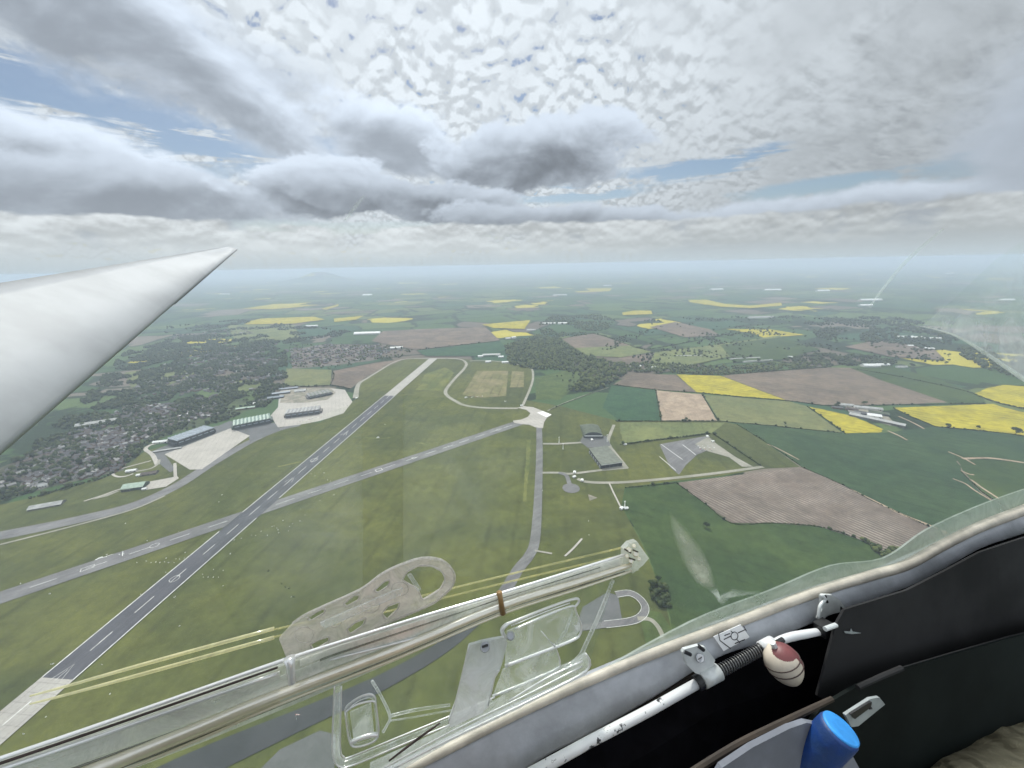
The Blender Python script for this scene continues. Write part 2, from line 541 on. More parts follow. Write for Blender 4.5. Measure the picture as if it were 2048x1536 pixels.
# ------------------------------------------------------------------ materials of the land
def ground_mat():
    mt, g, bs, out = new_mat("countryside")
    pos = g.n("ShaderNodeNewGeometry").outputs["Position"]
    wn = g.n("ShaderNodeTexNoise"); g.put(wn.inputs["Vector"], pos); wn.inputs["Scale"].default_value = 0.0011; wn.inputs["Detail"].default_value = 3
    w = g.scale(g.vm("SUBTRACT", wn.outputs["Color"], (0.5, 0.5, 0.5)), 420.0)
    p = g.vm("ADD", pos, w)
    s = g.sep(p)
    c, sn = math.cos(0.35), math.sin(0.35)
    p = g.comb(g.m("ADD", g.m("MULTIPLY", s[0], c * 0.75), g.m("MULTIPLY", s[1], sn * 0.75)), g.m("SUBTRACT", g.m("MULTIPLY", s[1], c), g.m("MULTIPLY", s[0], sn)), 0.0)
    vo = g.n("ShaderNodeTexVoronoi", feature="F1"); vo.distance = "CHEBYCHEV"
    g.put(vo.inputs["Vector"], p); vo.inputs["Scale"].default_value = 1 / 330
    vo.inputs["Randomness"].default_value = 0.8
    cellv = g.sep(vo.outputs["Color"])
    # the cells' edges: where the nearest and the second nearest seed are equally far
    v2 = g.n("ShaderNodeTexVoronoi", feature="F2"); v2.distance = "CHEBYCHEV"
    g.put(v2.inputs["Vector"], p); v2.inputs["Scale"].default_value = 1 / 330; v2.inputs["Randomness"].default_value = 0.8
    edge = g.m("SUBTRACT", v2.outputs["Distance"], vo.outputs["Distance"])
    col = g.ramp(cellv[0], [
        (0.0, (0.045, 0.085, 0.030)), (0.18, (0.060, 0.105, 0.040)), (0.34, (0.085, 0.125, 0.045)), (0.48, (0.040, 0.085, 0.045)),
        (0.60, (0.105, 0.135, 0.050)), (0.70, (0.130, 0.110, 0.085)), (0.79, (0.055, 0.100, 0.040)), (0.88, (0.17, 0.145, 0.115)), (0.93, (0.075, 0.12, 0.04)), (0.965, (0.42, 0.36, 0.05))], "CONSTANT")
    sp = g.noise(pos, 0.05, 4, 0.65)
    big = g.noise(pos, 0.006, 4, 0.6)
    f = g.m("ADD", g.m("ADD", 0.45, g.m("MULTIPLY", sp, 0.55)), g.m("MULTIPLY", big, 0.5))
    col = g.vm("MULTIPLY", col, g.comb(f, f, f))
    # hedges along the edges, copses and tree belts
    hn = g.noise(pos, 0.02, 3, 0.7)
    hw = g.m("SUBTRACT", edge, g.m("MULTIPLY", hn, 0.075))
    hedge = g.ss(hw, 0.012, -0.012)
    cop = g.noise(pos, 0.0016, 6, 0.62)
    copse = g.ss(cop, 0.575, 0.60)
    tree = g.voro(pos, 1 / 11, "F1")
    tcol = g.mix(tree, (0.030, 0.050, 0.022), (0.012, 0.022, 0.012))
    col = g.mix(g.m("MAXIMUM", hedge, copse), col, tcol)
    # far farms and villages as pale flecks
    fl = g.voro(pos, 1 / 130, "F1")
    vil = g.ss(g.noise(pos, 0.0009, 4, 0.55), 0.60, 0.66)
    col = g.mix(g.m("MULTIPLY", g.ss(fl, 0.085, 0.06), vil), col, (0.34, 0.31, 0.29))
    g.put(bs.inputs["Base Color"], col)
    bs.inputs["Roughness"].default_value = 0.95
    bs.inputs["Specular IOR Level"].default_value = 0.1
    return mt

M = {}
M["land"] = ground_mat()
M["airgrass"] = field_mat("airfield_grass", (0.108, 0.115, 0.031), (0.066, 0.078, 0.027), rows=math.radians(84), row_w=46, row_amt=0.22, patch=1 / 240)
M["airgrass2"] = field_mat("dry_grass", (0.15, 0.155, 0.045), (0.095, 0.115, 0.035), rows=math.radians(84), row_w=34, row_amt=0.25, patch=1 / 90)
M["straw"] = field_mat("straw_grass", (0.215, 0.185, 0.095), (0.15, 0.145, 0.06), rows=math.radians(84), row_w=30, row_amt=0.3, patch=1 / 80)
M["rough"] = field_mat("rough_grass", (0.085, 0.115, 0.036), (0.058, 0.085, 0.028), patch=1 / 70)
M["pale"] = field_mat("pale_meadow", (0.165, 0.18, 0.068), (0.115, 0.138, 0.055), rows=math.radians(70), row_w=28, row_amt=0.18, patch=1 / 120)
M["olive"] = field_mat("olive_meadow", (0.165, 0.168, 0.070), (0.125, 0.14, 0.060), rows=math.radians(-35), row_w=26, row_amt=0.12, patch=1 / 110)
M["rape"] = field_mat("rapeseed_bloom", (0.42, 0.35, 0.030), (0.30, 0.26, 0.032), rows=math.radians(-38), row_w=24, row_amt=0.42, patch=1 / 60)
M["soil"] = field_mat("ploughed_soil", (0.190, 0.145, 0.108), (0.125, 0.100, 0.078), rows=math.radians(-36), row_w=30, row_amt=0.22, patch=1 / 150)
M["palesoil"] = field_mat("dry_pale_soil", (0.37, 0.285, 0.205), (0.28, 0.215, 0.155), rows=math.radians(78), row_w=18, row_amt=0.15, patch=1 / 60)
M["wheat"] = field_mat("dark_green_crop", (0.046, 0.078, 0.032), (0.032, 0.060, 0.028), rows=math.radians(-40), row_w=26, row_amt=0.28, patch=1 / 170)
M["grassfield"] = field_mat("green_crop", (0.054, 0.082, 0.025), (0.036, 0.062, 0.023), rows=math.radians(-30), row_w=24, row_amt=0.14, patch=1 / 120)
M["bluegreen"] = field_mat("young_crop", (0.040, 0.088, 0.040), (0.030, 0.070, 0.036), rows=math.radians(70), row_w=20, row_amt=0.15, patch=1 / 60)
M["yard"] = field_mat("stony_yard", (0.30, 0.265, 0.215), (0.19, 0.185, 0.14), patch=1 / 25)

def paved(name, c, c2, joint=None, rough=0.85, along=None):
    mt, g, bs, out = new_mat(name)
    pos = g.n("ShaderNodeNewGeometry").outputs["Position"]
    a = g.noise(pos, 1 / 45, 6, 0.65)
    b = g.noise(pos, 0.5, 4, 0.6)
    col = g.mix(g.ss(a, 0.3, 0.7), c2, c)
    f = g.m("MULTIPLY_ADD", g.m("SUBTRACT", b, 0.5), 0.5, 1.0)
    if along is not None:
        s0 = g.sep(pos)
        xl = g.m("ADD", g.m("MULTIPLY", s0[0], math.cos(along)), g.m("MULTIPLY", s0[1], math.sin(along)))
        yl = g.m("SUBTRACT", g.m("MULTIPLY", s0[1], math.cos(along)), g.m("MULTIPLY", s0[0], math.sin(along)))
        st = g.noise(g.comb(g.m("MULTIPLY", xl, 0.006), g.m("MULTIPLY", yl, 0.22), 0.0), 1.0, 5, 0.6)
        f = g.m("ADD", f, g.m("MULTIPLY", g.m("SUBTRACT", st, 0.5), 0.75))
        pt = g.voro(g.comb(g.m("MULTIPLY", xl, 0.016), g.m("MULTIPLY", yl, 0.07), 0.0), 1.0, "F1", "CHEBYCHEV", out=1)
        f = g.m("ADD", f, g.m("MULTIPLY", g.m("SUBTRACT", g.sep(pt)[0], 0.5), 0.22))
    if joint is not None:
        s = g.sep(pos)
        for ang_ in (joint[0], joint[0] + math.pi / 2):
            x = g.m("ADD", g.m("MULTIPLY", s[0], math.cos(ang_)), g.m("MULTIPLY", s[1], math.sin(ang_)))
            w = g.m("DIVIDE", g.m("PINGPONG", x, joint[1] / 2), joint[1] / 2)
            f = g.m("MULTIPLY", f, g.ss(w, 0.0, 0.16, 0.80, 1.0))
    col = g.vm("MULTIPLY", col, g.comb(f, f, f))
    g.put(bs.inputs["Base Color"], col); bs.inputs["Roughness"].default_value = rough
    bs.inputs["Specular IOR Level"].default_value = 0.25
    return mt
M["asphalt"] = paved("runway_asphalt", (0.092, 0.092, 0.102), (0.068, 0.069, 0.078), along=math.radians(84.7))
M["asphalt_old"] = paved("weathered_asphalt", (0.19, 0.186, 0.182), (0.135, 0.132, 0.132), along=0.70)
M["concrete"] = paved("pale_concrete", (0.45, 0.42, 0.37), (0.37, 0.345, 0.305), (math.radians(24), 12.0))
M["concrete_run"] = paved("runway_concrete", (0.42, 0.40, 0.355), (0.33, 0.315, 0.285), (math.radians(84.7), 10.5))
M["track"] = paved("gravel_track", (0.33, 0.31, 0.26), (0.23, 0.225, 0.175))
M["darkyard"] = paved("dark_hardstanding", (0.135, 0.135, 0.135), (0.10, 0.105, 0.10))
M["paint"] = plain("white_line_paint", (0.74, 0.74, 0.70), 0.7, var=0.35, scale=0.25, coord="World")
M["marker"] = plain("white_marker_paint", (0.82, 0.82, 0.78), 0.6, var=0.1, coord="World")

# ------------------------------------------------------------------ the ground
me = bpy.data.meshes.new("ground")
gx = [-41500, -12000, -4000, -1500, 0, 1500, 4000, 12000, 41500]
gy = [-9500, -2000, 0, 1500, 4000, 12000, 25000, 48000]
me.from_pydata([(x, y, 0) for y in gy for x in gx], [], [(j * 9 + i, j * 9 + i + 1, j * 9 + i + 10, j * 9 + i + 9) for j in range(len(gy) - 1) for i in range(8)])
tag(link("ground", me, M["land"]), "green patchwork countryside of fields reaching the hazy horizon", "ground", None, "structure")

# low hills on the horizon
hm = MB()
def ridge(x0, x1, y0, depth, hgt, seed, nx=120, ny=14):
    vs, fs = [], []
    for j in range(ny + 1):
        for i in range(nx + 1):
            x = x0 + (x1 - x0) * i / nx; y = y0 + depth * j / ny
            prof = math.sin(math.pi * j / ny) ** 1.3 * min(1, i / 14, (nx - i) / 14)
            h = hgt(i / nx) * prof * (0.75 + 0.5 * mnoise.fractal(Vector((x / 2600, y / 2600, seed)), 1.0, 2.0, 4))
            vs.append((x, y, max(h, 0) - 0.5))
    for j in range(ny):
        for i in range(nx):
            a = j * (nx + 1) + i
            fs.append((a, a + 1, a + nx + 2, a + nx + 1))
    hm.add(vs, fs)
ridge(-16500, 16000, 26000, 9000, lambda t: 90 + 70 * abs(math.sin(9 * t)) , 2.2)
ridge(-34000, 36000, 36500, 9500, lambda t: 200 + 70 * math.sin(13 * t + 1), 5.1)
hl = hm.build("hills", M["land"], smooth=True)
tag(hl, "low rolling hills along the hazy horizon", "hills", None, "structure")
hm = MB()
ridge(-8900, -5300, 13300, 2600, lambda t: 395 * math.exp(-((t - 0.52) / 0.22) ** 2) + 40, 9.0, 60, 16)
tag(hm.build("hill", M["land"], smooth=True), "lone rounded hill rising blue on the horizon beyond the wing tip", "hill", None, "structure")

# fields: name material, z step, picture survey points, label
FIELDS = [
 ("airgrass", 1, [(-700, 1190), (-300, 1105), (-30, 1016), (60, 997), (150, 972), (212, 954), (250, 934), (290, 902), (345, 888), (430, 858), (470, 858), (543, 850), (641, 845), (690, 815), (712, 797), (718, 768), (736, 756), (788, 724), (818, 717), (916, 717), (945, 720), (1000, 722), (1061, 733), (1068, 757), (1052, 800), (1120, 812), (1235, 842), (1440, 842), (1480, 850), (1600, 934), (1525, 938), (1440, 952), (1352, 962), (1250, 975), (1243, 1012), (1285, 1090), (1330, 1200), (1360, 1340), (1420, 1560), (1700, 2400), (400, 3000), (-900, 2400)], "wide mown airfield grass around the two runways"),
 ("soil", 2, [(1226, 769), (1267, 747), (1352, 750), (1393, 785), (1311, 779)], "brown ploughed field beside the dark wood"),
 ("rape", 2, [(1353, 749), (1442, 752), (1573, 801), (1395, 786)], "yellow rapeseed field between two brown ploughed fields"),
 ("soil", 2, [(1444, 752), (1479, 748), (1655, 735), (1700, 736), (1760, 760), (1895, 805), (1758, 810), (1637, 810), (1574, 801)], "large brown ploughed field above the farm"),
 ("grassfield", 2, [(1701, 736), (1770, 730), (1880, 760), (1962, 790), (1972, 807), (1896, 805), (1761, 760)], "green crop field right of the large ploughed field"),
 ("palesoil", 2, [(1312, 781), (1404, 789), (1434, 842), (1321, 841)], "square of pale dry soil between dark hedges"),
 ("bluegreen", 2, [(1223, 771), (1310, 781), (1320, 841), (1238, 841), (1205, 815)], "dark green young crop with bare patches"),
 ("olive", 2, [(1407, 790), (1577, 803), (1612, 812), (1684, 866), (1470, 845), (1438, 841)], "olive meadow below the yellow rapeseed field"),
 ("rape", 2, [(1616, 813), (1705, 832), (1767, 859), (1760, 865), (1690, 867)], "yellow rapeseed wedge beside the farm"),
 ("rape", 2, [(1784, 816), (1986, 808), (2007, 815), (2060, 828), (2180, 852), (2180, 893), (2048, 871), (2021, 867), (1869, 852)], "wide yellow rapeseed field right of the farm"),
 ("rape", 2, [(1948, 788), (1975, 776), (2007, 770), (2048, 773), (2150, 781), (2150, 842), (2048, 817), (1986, 803)], "yellow rapeseed field with a hedge below it, topmost on the right"),
 ("wheat", 2, [(1472, 846), (1684, 868), (1767, 866), (1869, 854), (2021, 869), (2180, 896), (2180, 940), (2048, 925), (1940, 916), (1905, 905), (1925, 945), (1960, 985), (2010, 1015), (2070, 1060), (1980, 1160), (1890, 1067), (1746, 1003), (1678, 967), (1600, 932)], "very dark green crop field with pale tracks"),
 ("grassfield", 2, [(1906, 906), (1940, 917), (2048, 926), (2180, 941), (2180, 1120), (2075, 1060), (2012, 1014), (1962, 984), (1927, 944)], "bright green slope beside the very dark crop"),
 ("grassfield", 2, [(1252, 977), (1352, 967), (1463, 1047), (1544, 1047), (1637, 1054), (1714, 1078), (1745, 1094), (1820, 1180), (1900, 1400), (1420, 1550), (1362, 1340), (1332, 1200), (1287, 1090), (1245, 1012)], "green crop field under the canopy rail"),
 ("soil", 2, [(1123, 678), (1187, 668), (1262, 692), (1150, 697)], "far brown field behind the wood"),
 ("pale", 2, [(1150, 697), (1262, 692), (1305, 705), (1240, 716), (1175, 712)], "pale green strip below the far brown field"),
 ("soil", 2, [(1236, 716), (1278, 709), (1330, 717), (1342, 728), (1262, 728)], "small brown field among hedges beside the wood"),
 ("rape", 3, [(1452, 659), (1540, 660), (1610, 671), (1527, 677), (1508, 669)], "far yellow rapeseed field dotted with trees"),
 ("rape", 3, [(964, 650), (1061, 641), (1049, 659), (988, 657)], "far pale yellow field beyond the runway end"),
 ("rape", 3, [(1244, 626), (1268, 622), (1302, 622), (1305, 629), (1246, 631)], "small far yellow field right of the middle"),
 ("rape", 3, [(1376, 601), (1412, 600), (1452, 609), (1500, 612), (1562, 606), (1564, 612), (1500, 617), (1440, 614), (1380, 605)], "long thin far yellow field near the horizon"),
 ("rape", 3, [(488, 650), (500, 643), (523, 638), (628, 634), (650, 640), (587, 648)], "broad far yellow field beyond the wing tip"),
 ("rape", 3, [(484, 618), (540, 610), (640, 610), (587, 616), (546, 619)], "thin far yellow field above the broad one"),
 ("rape", 3, [(643, 618), (678, 609), (676, 613), (652, 620)], "tiny far yellow field slanting uphill"),
 ("rape", 3, [(668, 638), (728, 632), (712, 640), (669, 645)], "far yellow field right of the broad one"),
 ("pale", 3, [(760, 609), (810, 604), (855, 603), (830, 610), (775, 611)], "far straw coloured field near the horizon"),
 ("rape", 3, [(1170, 577), (1225, 577), (1218, 583), (1180, 582)], "faint yellow field close to the horizon"),
 ("soil", 2, [(743, 683), (766, 663), (840, 659), (971, 655), (1000, 682), (834, 701)], "wide purplish brown field beyond the runway end"),
 ("bluegreen", 2, [(834, 702), (1000, 683), (1015, 700), (990, 713), (850, 713)], "green strip behind the runway end"),
 ("soil", 2, [(667, 742), (749, 726), (793, 720), (831, 711), (800, 722), (735, 752), (700, 778), (661, 770)], "brown field between houses and the perimeter track"),
 ("olive", 2, [(573, 737), (664, 740), (660, 771), (568, 772)], "pale green field beside the grey hangars"),
 ("pale", 2, [(455, 651), (590, 651), (600, 680), (470, 682)], "far pale green field with a dark hedge below the wing tip"),
 ("pale", 2, [(250, 745), (330, 735), (402, 742), (340, 770), (262, 775)], "green paddock among the trees beyond the wing"),
 ("pale", 2, [(446, 776), (470, 762), (531, 758), (531, 775), (495, 783)], "bright green paddock behind the hangars"),
 ("wheat", 2, [(220, 800), (300, 782), (400, 782), (370, 812), (250, 822)], "dark green meadow behind the town"),
 ("pale", 3, [(1290, 745), (1310, 706), (1440, 690), (1560, 672), (1570, 690), (1400, 728)], "pale green pasture strip beyond the tree belt"),
 ("grassfield", 3, [(1440, 692), (1560, 676), (1640, 700), (1560, 722), (1470, 726)], "square green pasture with dark hedges"),
 ("soil", 3, [(1690, 695), (1760, 680), (1870, 702), (1890, 722), (1780, 715)], "dull brown field below the white sheds"),
 ("soil", 3, [(1300, 655), (1350, 645), (1420, 660), (1440, 672), (1370, 676)], "far mauve field beyond the green pastures"),
 ("straw", 2, [(925, 790), (955, 742), (1016, 742), (1012, 792), (960, 796)], "straw coloured strip of dry grass by the runway end"),
 ("straw", 2, [(1020, 775), (1024, 742), (1048, 744), (1048, 775)], "small straw coloured plot near the perimeter track"),
 ("airgrass2", 2, [(832, 780), (850, 748), (890, 735), (908, 745), (884, 782)], "pale grass between the runway and the loop track"),
 ("pale", 2, [(1238, 845), (1450, 846), (1425, 866), (1245, 888)], "pale strip of grass above the vehicle park"),
 ("airgrass2", 2, [(1054, 880), (1062, 880), (1053, 1004), (1046, 1004)], "worn yellow strip of grass along the taxiway"),
 ("rough", 2, [(1126, 742), (1166, 740), (1168, 760), (1120, 800), (1072, 800), (1070, 757)], "darker green field by the wood"),
]
for i, (mn, zl, pts, lab) in enumerate(FIELDS):
    far = min(p[1] for p in pts) < 700
    z = (0.25 * zl + 0.006 * i) * (5 if far and mn != "airgrass" else 1)
    sheet("airfield_grass" if mn == "airgrass" else "field", GP(*pts), z, M[mn], lab, "airfield" if mn == "airgrass" else "field", rough=1.6 if mn not in ("airgrass",) else 0)

# the ploughed field with pale ridges: ridges run along its long edge
a, b = G(1538, 956), G(1831, 1073)
rb = math.atan2(b.y - a.y, b.x - a.x)
M["ridged"] = field_mat("ridged_soil", (0.165, 0.130, 0.105), (0.130, 0.105, 0.085), rows=rb, row_w=7.5, row_amt=0.95, rowcol=(0.33, 0.285, 0.24), sharp=(0.45, 0.9))
sheet("field", GP((1352, 966), (1600, 935), (1680, 968), (1746, 1004), (1888, 1070), (1960, 1150), (1830, 1180), (1745, 1092), (1714, 1077), (1637, 1053), (1544, 1046), (1465, 1046)), 0.7, M["ridged"], "reddish brown ploughed field striped with pale ridges", "field")

# ------------------------------------------------------------------ runways and tracks
La, Lb = [G(*p) for p in ((85, 1355), (440, 1064), (771, 791), (856, 717))], [G(*p) for p in ((155, 1355), (502, 1050), (794, 792), (878, 717))]
mids = [(p + q_) / 2 for p, q_ in zip(La, Lb)]
RA = mids[0].lerp(mids[1], 0.0); RB = mids[3]
RD = (RB - RA).normalized(); RN = Vector((-RD.y, RD.x, 0)); RWD = 42.0
M["dark_asphalt"] = paved("dark_asphalt", (0.060, 0.061, 0.066), (0.042, 0.044, 0.047))
def R(s, t):   # metres along and left of the main runway's centre line
    return RA + RD * s + RN * t
RL = (RB - RA).length
sA = 0.0
sB = (G(783, 792) - RA).dot(RD)
def quadpts(s0, s1, t0, t1): return [R(s0, t0), R(s1, t0), R(s1, t1), R(s0, t1)]
runway = sheet("runway", quadpts(-2, sB, -21, 21), 1.2, M["asphalt"], "long dark asphalt main runway with white edge lines", "runway")
sheet("runway", quadpts(sB + 0.02, RL, -21, 21), 1.2, M["concrete_run"], "pale concrete far end of the main runway", "runway")
thr = sheet("runway", [R(-2.02, -21), R(-2.02, 21), R(-175, 21), R(-230, 60), R(-260, 60), R(-260, -130), R(-240, -130), R(-170, -60), R(-128, -24), R(-118, -21)], 1.2, M["concrete_run"], "pale concrete near threshold of the main runway", "runway")
def mark(name, mb, par): return mb.build(name, M["paint"], par, fix=False)
Z1 = 1.35
for t in (-20.2, 20.2):
    # the edge lines stop where the second runway crosses
    sc0 = (G(471, 1036) - RA).dot(RD)
    k0, k1 = ((G(440, 1064) - RA).dot(RD), (G(493, 1026) - RA).dot(RD)) if t > 0 else ((G(520, 1037) - RA).dot(RD), (G(562, 997) - RA).dot(RD))
    mb = ribbon_mb([R(-2, t), R(k0, t)], 1.5, Z1); ribbon_mb([R(k1, t), R(sB, t)], 1.5, Z1, mb)
    mark("edge_line", mb, runway)
def spx(u, v): return (G(u, v) - RA).dot(RD)
dash = [((185, 1303), (233, 1265)), ((274, 1227), (312, 1194)), ((354, 1154), (378, 1139)), ((408, 1110), (434, 1090)), ((457, 1070), (482, 1050))]
s_last = spx(500, 1032)
ds = [(spx(*a_), spx(*b_)) for a_, b_ in dash]
s = s_last
while s < sB - 25:
    ds.append((s, s + 30)); s += 52
mb = MB()
for s0, s1 in ds: ribbon_mb([R(s0, 0), R(s1, 0)], 1.1, Z1, mb)
mark("centre_line", mb, runway)
def ring_mb(s0, rs, rt, mb, w=1.2, n=28, P=None):
    P = P or R
    pts = [P(s0 + rs * math.cos(2 * math.pi * k / n), rt * math.sin(2 * math.pi * k / n)) for k in range(n + 1)]
    return ribbon_mb(pts, w, Z1 + 0.1, mb)
mbr = ring_mb(spx(352, 1159), 6.6, 6, MB(), 0.7)
ribbon_mb([R(spx(352, 1159) - 6, 0), R(spx(352, 1159) + 6, 0)], 0.7, Z1 + 0.12, mbr)
mark("spot_ring", mbr, runway)
mark("spot_ring", ring_mb(spx(627, 921), 8.5, 7, MB(), 1.2), runway)
for s_, sg in ((spx(128, 1346), .75), (spx(587, 960), .9), (spx(700, 868), 1.0)):
    mb = MB()
    ribbon_mb([R(s_ - 12 * sg, 9 * sg), R(s_ + 13 * sg, 0), R(s_ - 12 * sg, -9 * sg)], 0.9 * sg, Z1 + 0.05, mb)
    ribbon_mb([R(s_ - 12 * sg, 0), R(s_ + 4 * sg, 0)], 0.8 * sg, Z1 + 0.1, mb)
    mark("arrow", mb, runway)
mb = MB()
for k in range(12):
    t = -18 + k * 36 / 11
    ribbon_mb([R(-150, t), R(-118, t)], 1.5, Z1, mb)
mark("threshold_bars", mb, thr)
mark("centre_line", ribbon_mb([R(-82, 0), R(-58, 0)], 1.3, Z1, ribbon_mb([R(-50, 0), R(-26, 0)], 1.3, Z1)), thr)

# second runway, older and greyer
A2 = (G(0, 1180) + G(0, 1214)) / 2; B2 = (G(1027, 845) + G(1044, 849)) / 2
D2 = (B2 - A2).normalized(); N2 = Vector((-D2.y, D2.x, 0)); L2 = (B2 - A2).length
def S(s, t): return A2 + D2 * s + N2 * t
def s2(u, v): return (G(u, v) - A2).dot(D2)
print("second runway width", (G(0, 1180) - G(0, 1214)).dot(N2), (G(411, 1050) - S(0, 0)).dot(N2), (G(558, 1024) - S(0, 0)).dot(N2), (G(749, 930) - S(0, 0)).dot(N2), (G(763, 950) - S(0, 0)).dot(N2))
W2 = 17.5
r2 = sheet("runway", [S(-500, -W2), S(L2 + 5, -W2), S(L2 + 5, W2), S(-500, W2)], 1.0, M["asphalt_old"], "weathered grey second runway crossing the main one", "runway")
mb = MB()
for a_, b_ in (((55, 1186), (110, 1167)), ((172, 1142), (212, 1131)), ((257, 1114), (298, 1101)), ((340, 1084), (379, 1072)), ((418, 1060), (455, 1046)), ((553, 1013), (590, 1000)), ((616, 990), (644, 981)), ((669, 971), (697, 961)), ((720, 951), (745, 945)), ((766, 937), (790, 929))):
    ribbon_mb([S(s2(*a_), 0), S(s2(*b_), 0)], 1.0, Z1 - 0.1, mb)
s = s2(812, 922)
while s < L2 - 30:
    ribbon_mb([S(s, 0), S(s + 30, 0)], 1.4, Z1 - 0.1, mb); s += 50
mark("centre_line", mb, r2)
mark("spot_ring", ring_mb(s2(309, 1097), 6.2, 5.5, MB(), 0.7, P=S), r2)
def rect_mb(s0, s1, t0, t1, w, P):
    mb = MB()
    ribbon_mb([P(s0, t0), P(s1, t0)], w, Z1, mb); ribbon_mb([P(s0, t1), P(s1, t1)], w, Z1, mb)
    ribbon_mb([P(s0, t0), P(s0, t1)], w, Z1 + 0.05, mb); ribbon_mb([P(s1, t0), P(s1, t1)], w, Z1 + 0.05, mb)
    return mb
sc = s2(175, 1141)
mark("spot_box", rect_mb(sc - 8, sc + 7, -4, 4, 0.8, S), r2)
sc = s2(758, 941)
mark("spot_box", rect_mb(sc - 7, sc + 7, -5, 5, 1.4, S), r2)
for u_, v_ in ((830, 916), (1000, 860)):
    sc = s2(u_, v_); mb = MB()
    ribbon_mb([S(sc - 7, 5), S(sc + 7, 0), S(sc - 7, -5), S(sc - 7, 5)], 1.4, Z1, mb)
    mark("arrow", mb, r2)

# pads, aprons, taxiways
def PAD(pix, z, mat, lab, cat, name="apron", **kw): return sheet(name, GP(*pix), z, M[mat], lab, cat, **kw)
PAD([(1034, 816), (1048, 813), (1066, 815), (1082, 821), (1104, 830), (1094, 836), (1088, 845), (1086, 857), (1070, 855), (1058, 850), (1044, 849), (1028, 846), (1026, 842), (1042, 840), (1056, 834), (1061, 827), (1052, 820)], 1.1, "concrete", "bright concrete turning pad where the second runway ends", "apron")
PAD([(1074, 826), (1086, 823), (1103, 830), (1093, 835)], 1.25, "marker", "white painted patch on the turning pad", "apron", name="pad_marking")
PAD([(329, 909), (461, 857), (500, 872), (404, 939), (380, 940)], 0.9, "concrete", "large pale concrete apron in front of the blue roofed hangar", "apron")
PAD([(541, 832), (556, 855), (600, 850), (641, 842), (687, 827), (705, 804), (697, 792), (690, 780), (655, 776), (560, 778), (556, 815)], 0.9, "concrete", "curved pale concrete apron around the grey hangars", "apron")
PAD([(560, 806), (566, 786), (600, 776), (660, 776), (672, 786), (655, 800), (610, 806)], 1.05, "yard", "brown stony yard between the grey hangars", "yard", name="yard")
PAD([(300, 905), (345, 886), (432, 852), (461, 852), (540, 858), (556, 858), (500, 872), (461, 857), (329, 909), (352, 940), (340, 945), (310, 920)], 0.8, "darkyard", "dark hardstanding round the blue roofed hangar", "yard", name="yard")
PAD([(430, 855), (460, 842), (482, 850), (560, 845), (560, 862), (500, 884), (497, 870), (462, 856)], 0.85, "darkyard", "dark hardstanding in front of the green hangar", "yard", name="yard")
PAD([(288, 966), (355, 953), (358, 957), (332, 974), (288, 981)], 0.9, "concrete", "small bright concrete stand beside the pale green building", "apron")
PAD([(1214, 893), (1222, 892), (1258, 937), (1202, 939), (1240, 926)], 0.9, "track", "grey path round the flat roofed hangar", "path", name="path")
PAD([(1166, 872), (1212, 872), (1222, 893), (1176, 896), (1160, 884)], 0.85, "darkyard", "grey yard between the two hangars on the right", "yard", name="yard")
PAD([(1319, 889), (1416, 872), (1434, 889), (1470, 914), (1506, 934), (1484, 934), (1458, 915), (1412, 902), (1394, 910), (1372, 930), (1358, 950), (1340, 935)], 0.8, "asphalt_old", "grey vehicle park with three white lines", "vehicle park", name="vehicle_park")
PAD([(1390, 889), (1416, 874), (1434, 889), (1470, 914), (1506, 934), (1484, 934), (1458, 915), (1412, 902)], 0.95, "track", "pale broken concrete at the edge of the vehicle park", "yard", name="yard")
mb = MB()
for a_, b_ in (((1322, 889), (1365, 920)), ((1365, 890), (1391, 910)), ((1319, 914), (1352, 942))):
    ribbon_mb([G(*a_), G(*b_)], 1.7, 1.1, mb)
tag(mb.build("parking_line", M["paint"], fix=False), "three white painted lines across the grey vehicle park", "markings", None, "structure")
PAD([(500, 1560), (560, 1500), (640, 1462), (672, 1470), (668, 1560), (560, 1640)], 0.83, "darkyard", "grey hardstanding beside the dark taxiway", "apron")
PAD([(1150, 1262), (1165, 1215), (1215, 1185), (1236, 1192), (1244, 1240), (1200, 1256)], 0.72, "darkyard", "dark grey yard enclosed by the curved lane", "yard", name="yard")
PAD([(1280, 1235), (1300, 1222), (1322, 1226), (1345, 1262), (1350, 1320), (1300, 1330)], 0.70, "rough", "rough grass between the lane and the trees", "field", name="field")
PAD([(245, 1010 - 30), (200, 993), (185, 1000), (215, 993)], 0.8, "track", "short pale path end", "path", name="path")
# the round stand
c = G(1142, 977)
sheet("apron", [c + Vector((math.cos(2 * math.pi * k / 36) * 18, math.sin(2 * math.pi * k / 36) * 18, 0)) for k in range(36)], 0.9, M["asphalt_old"], "round grey dispersal stand at the end of a short track", "apron")
PAD([(1176, 989), (1195, 996), (1179, 1002)], 0.7, "yard", "small bare triangle in the grass", "bare patch", name="path")

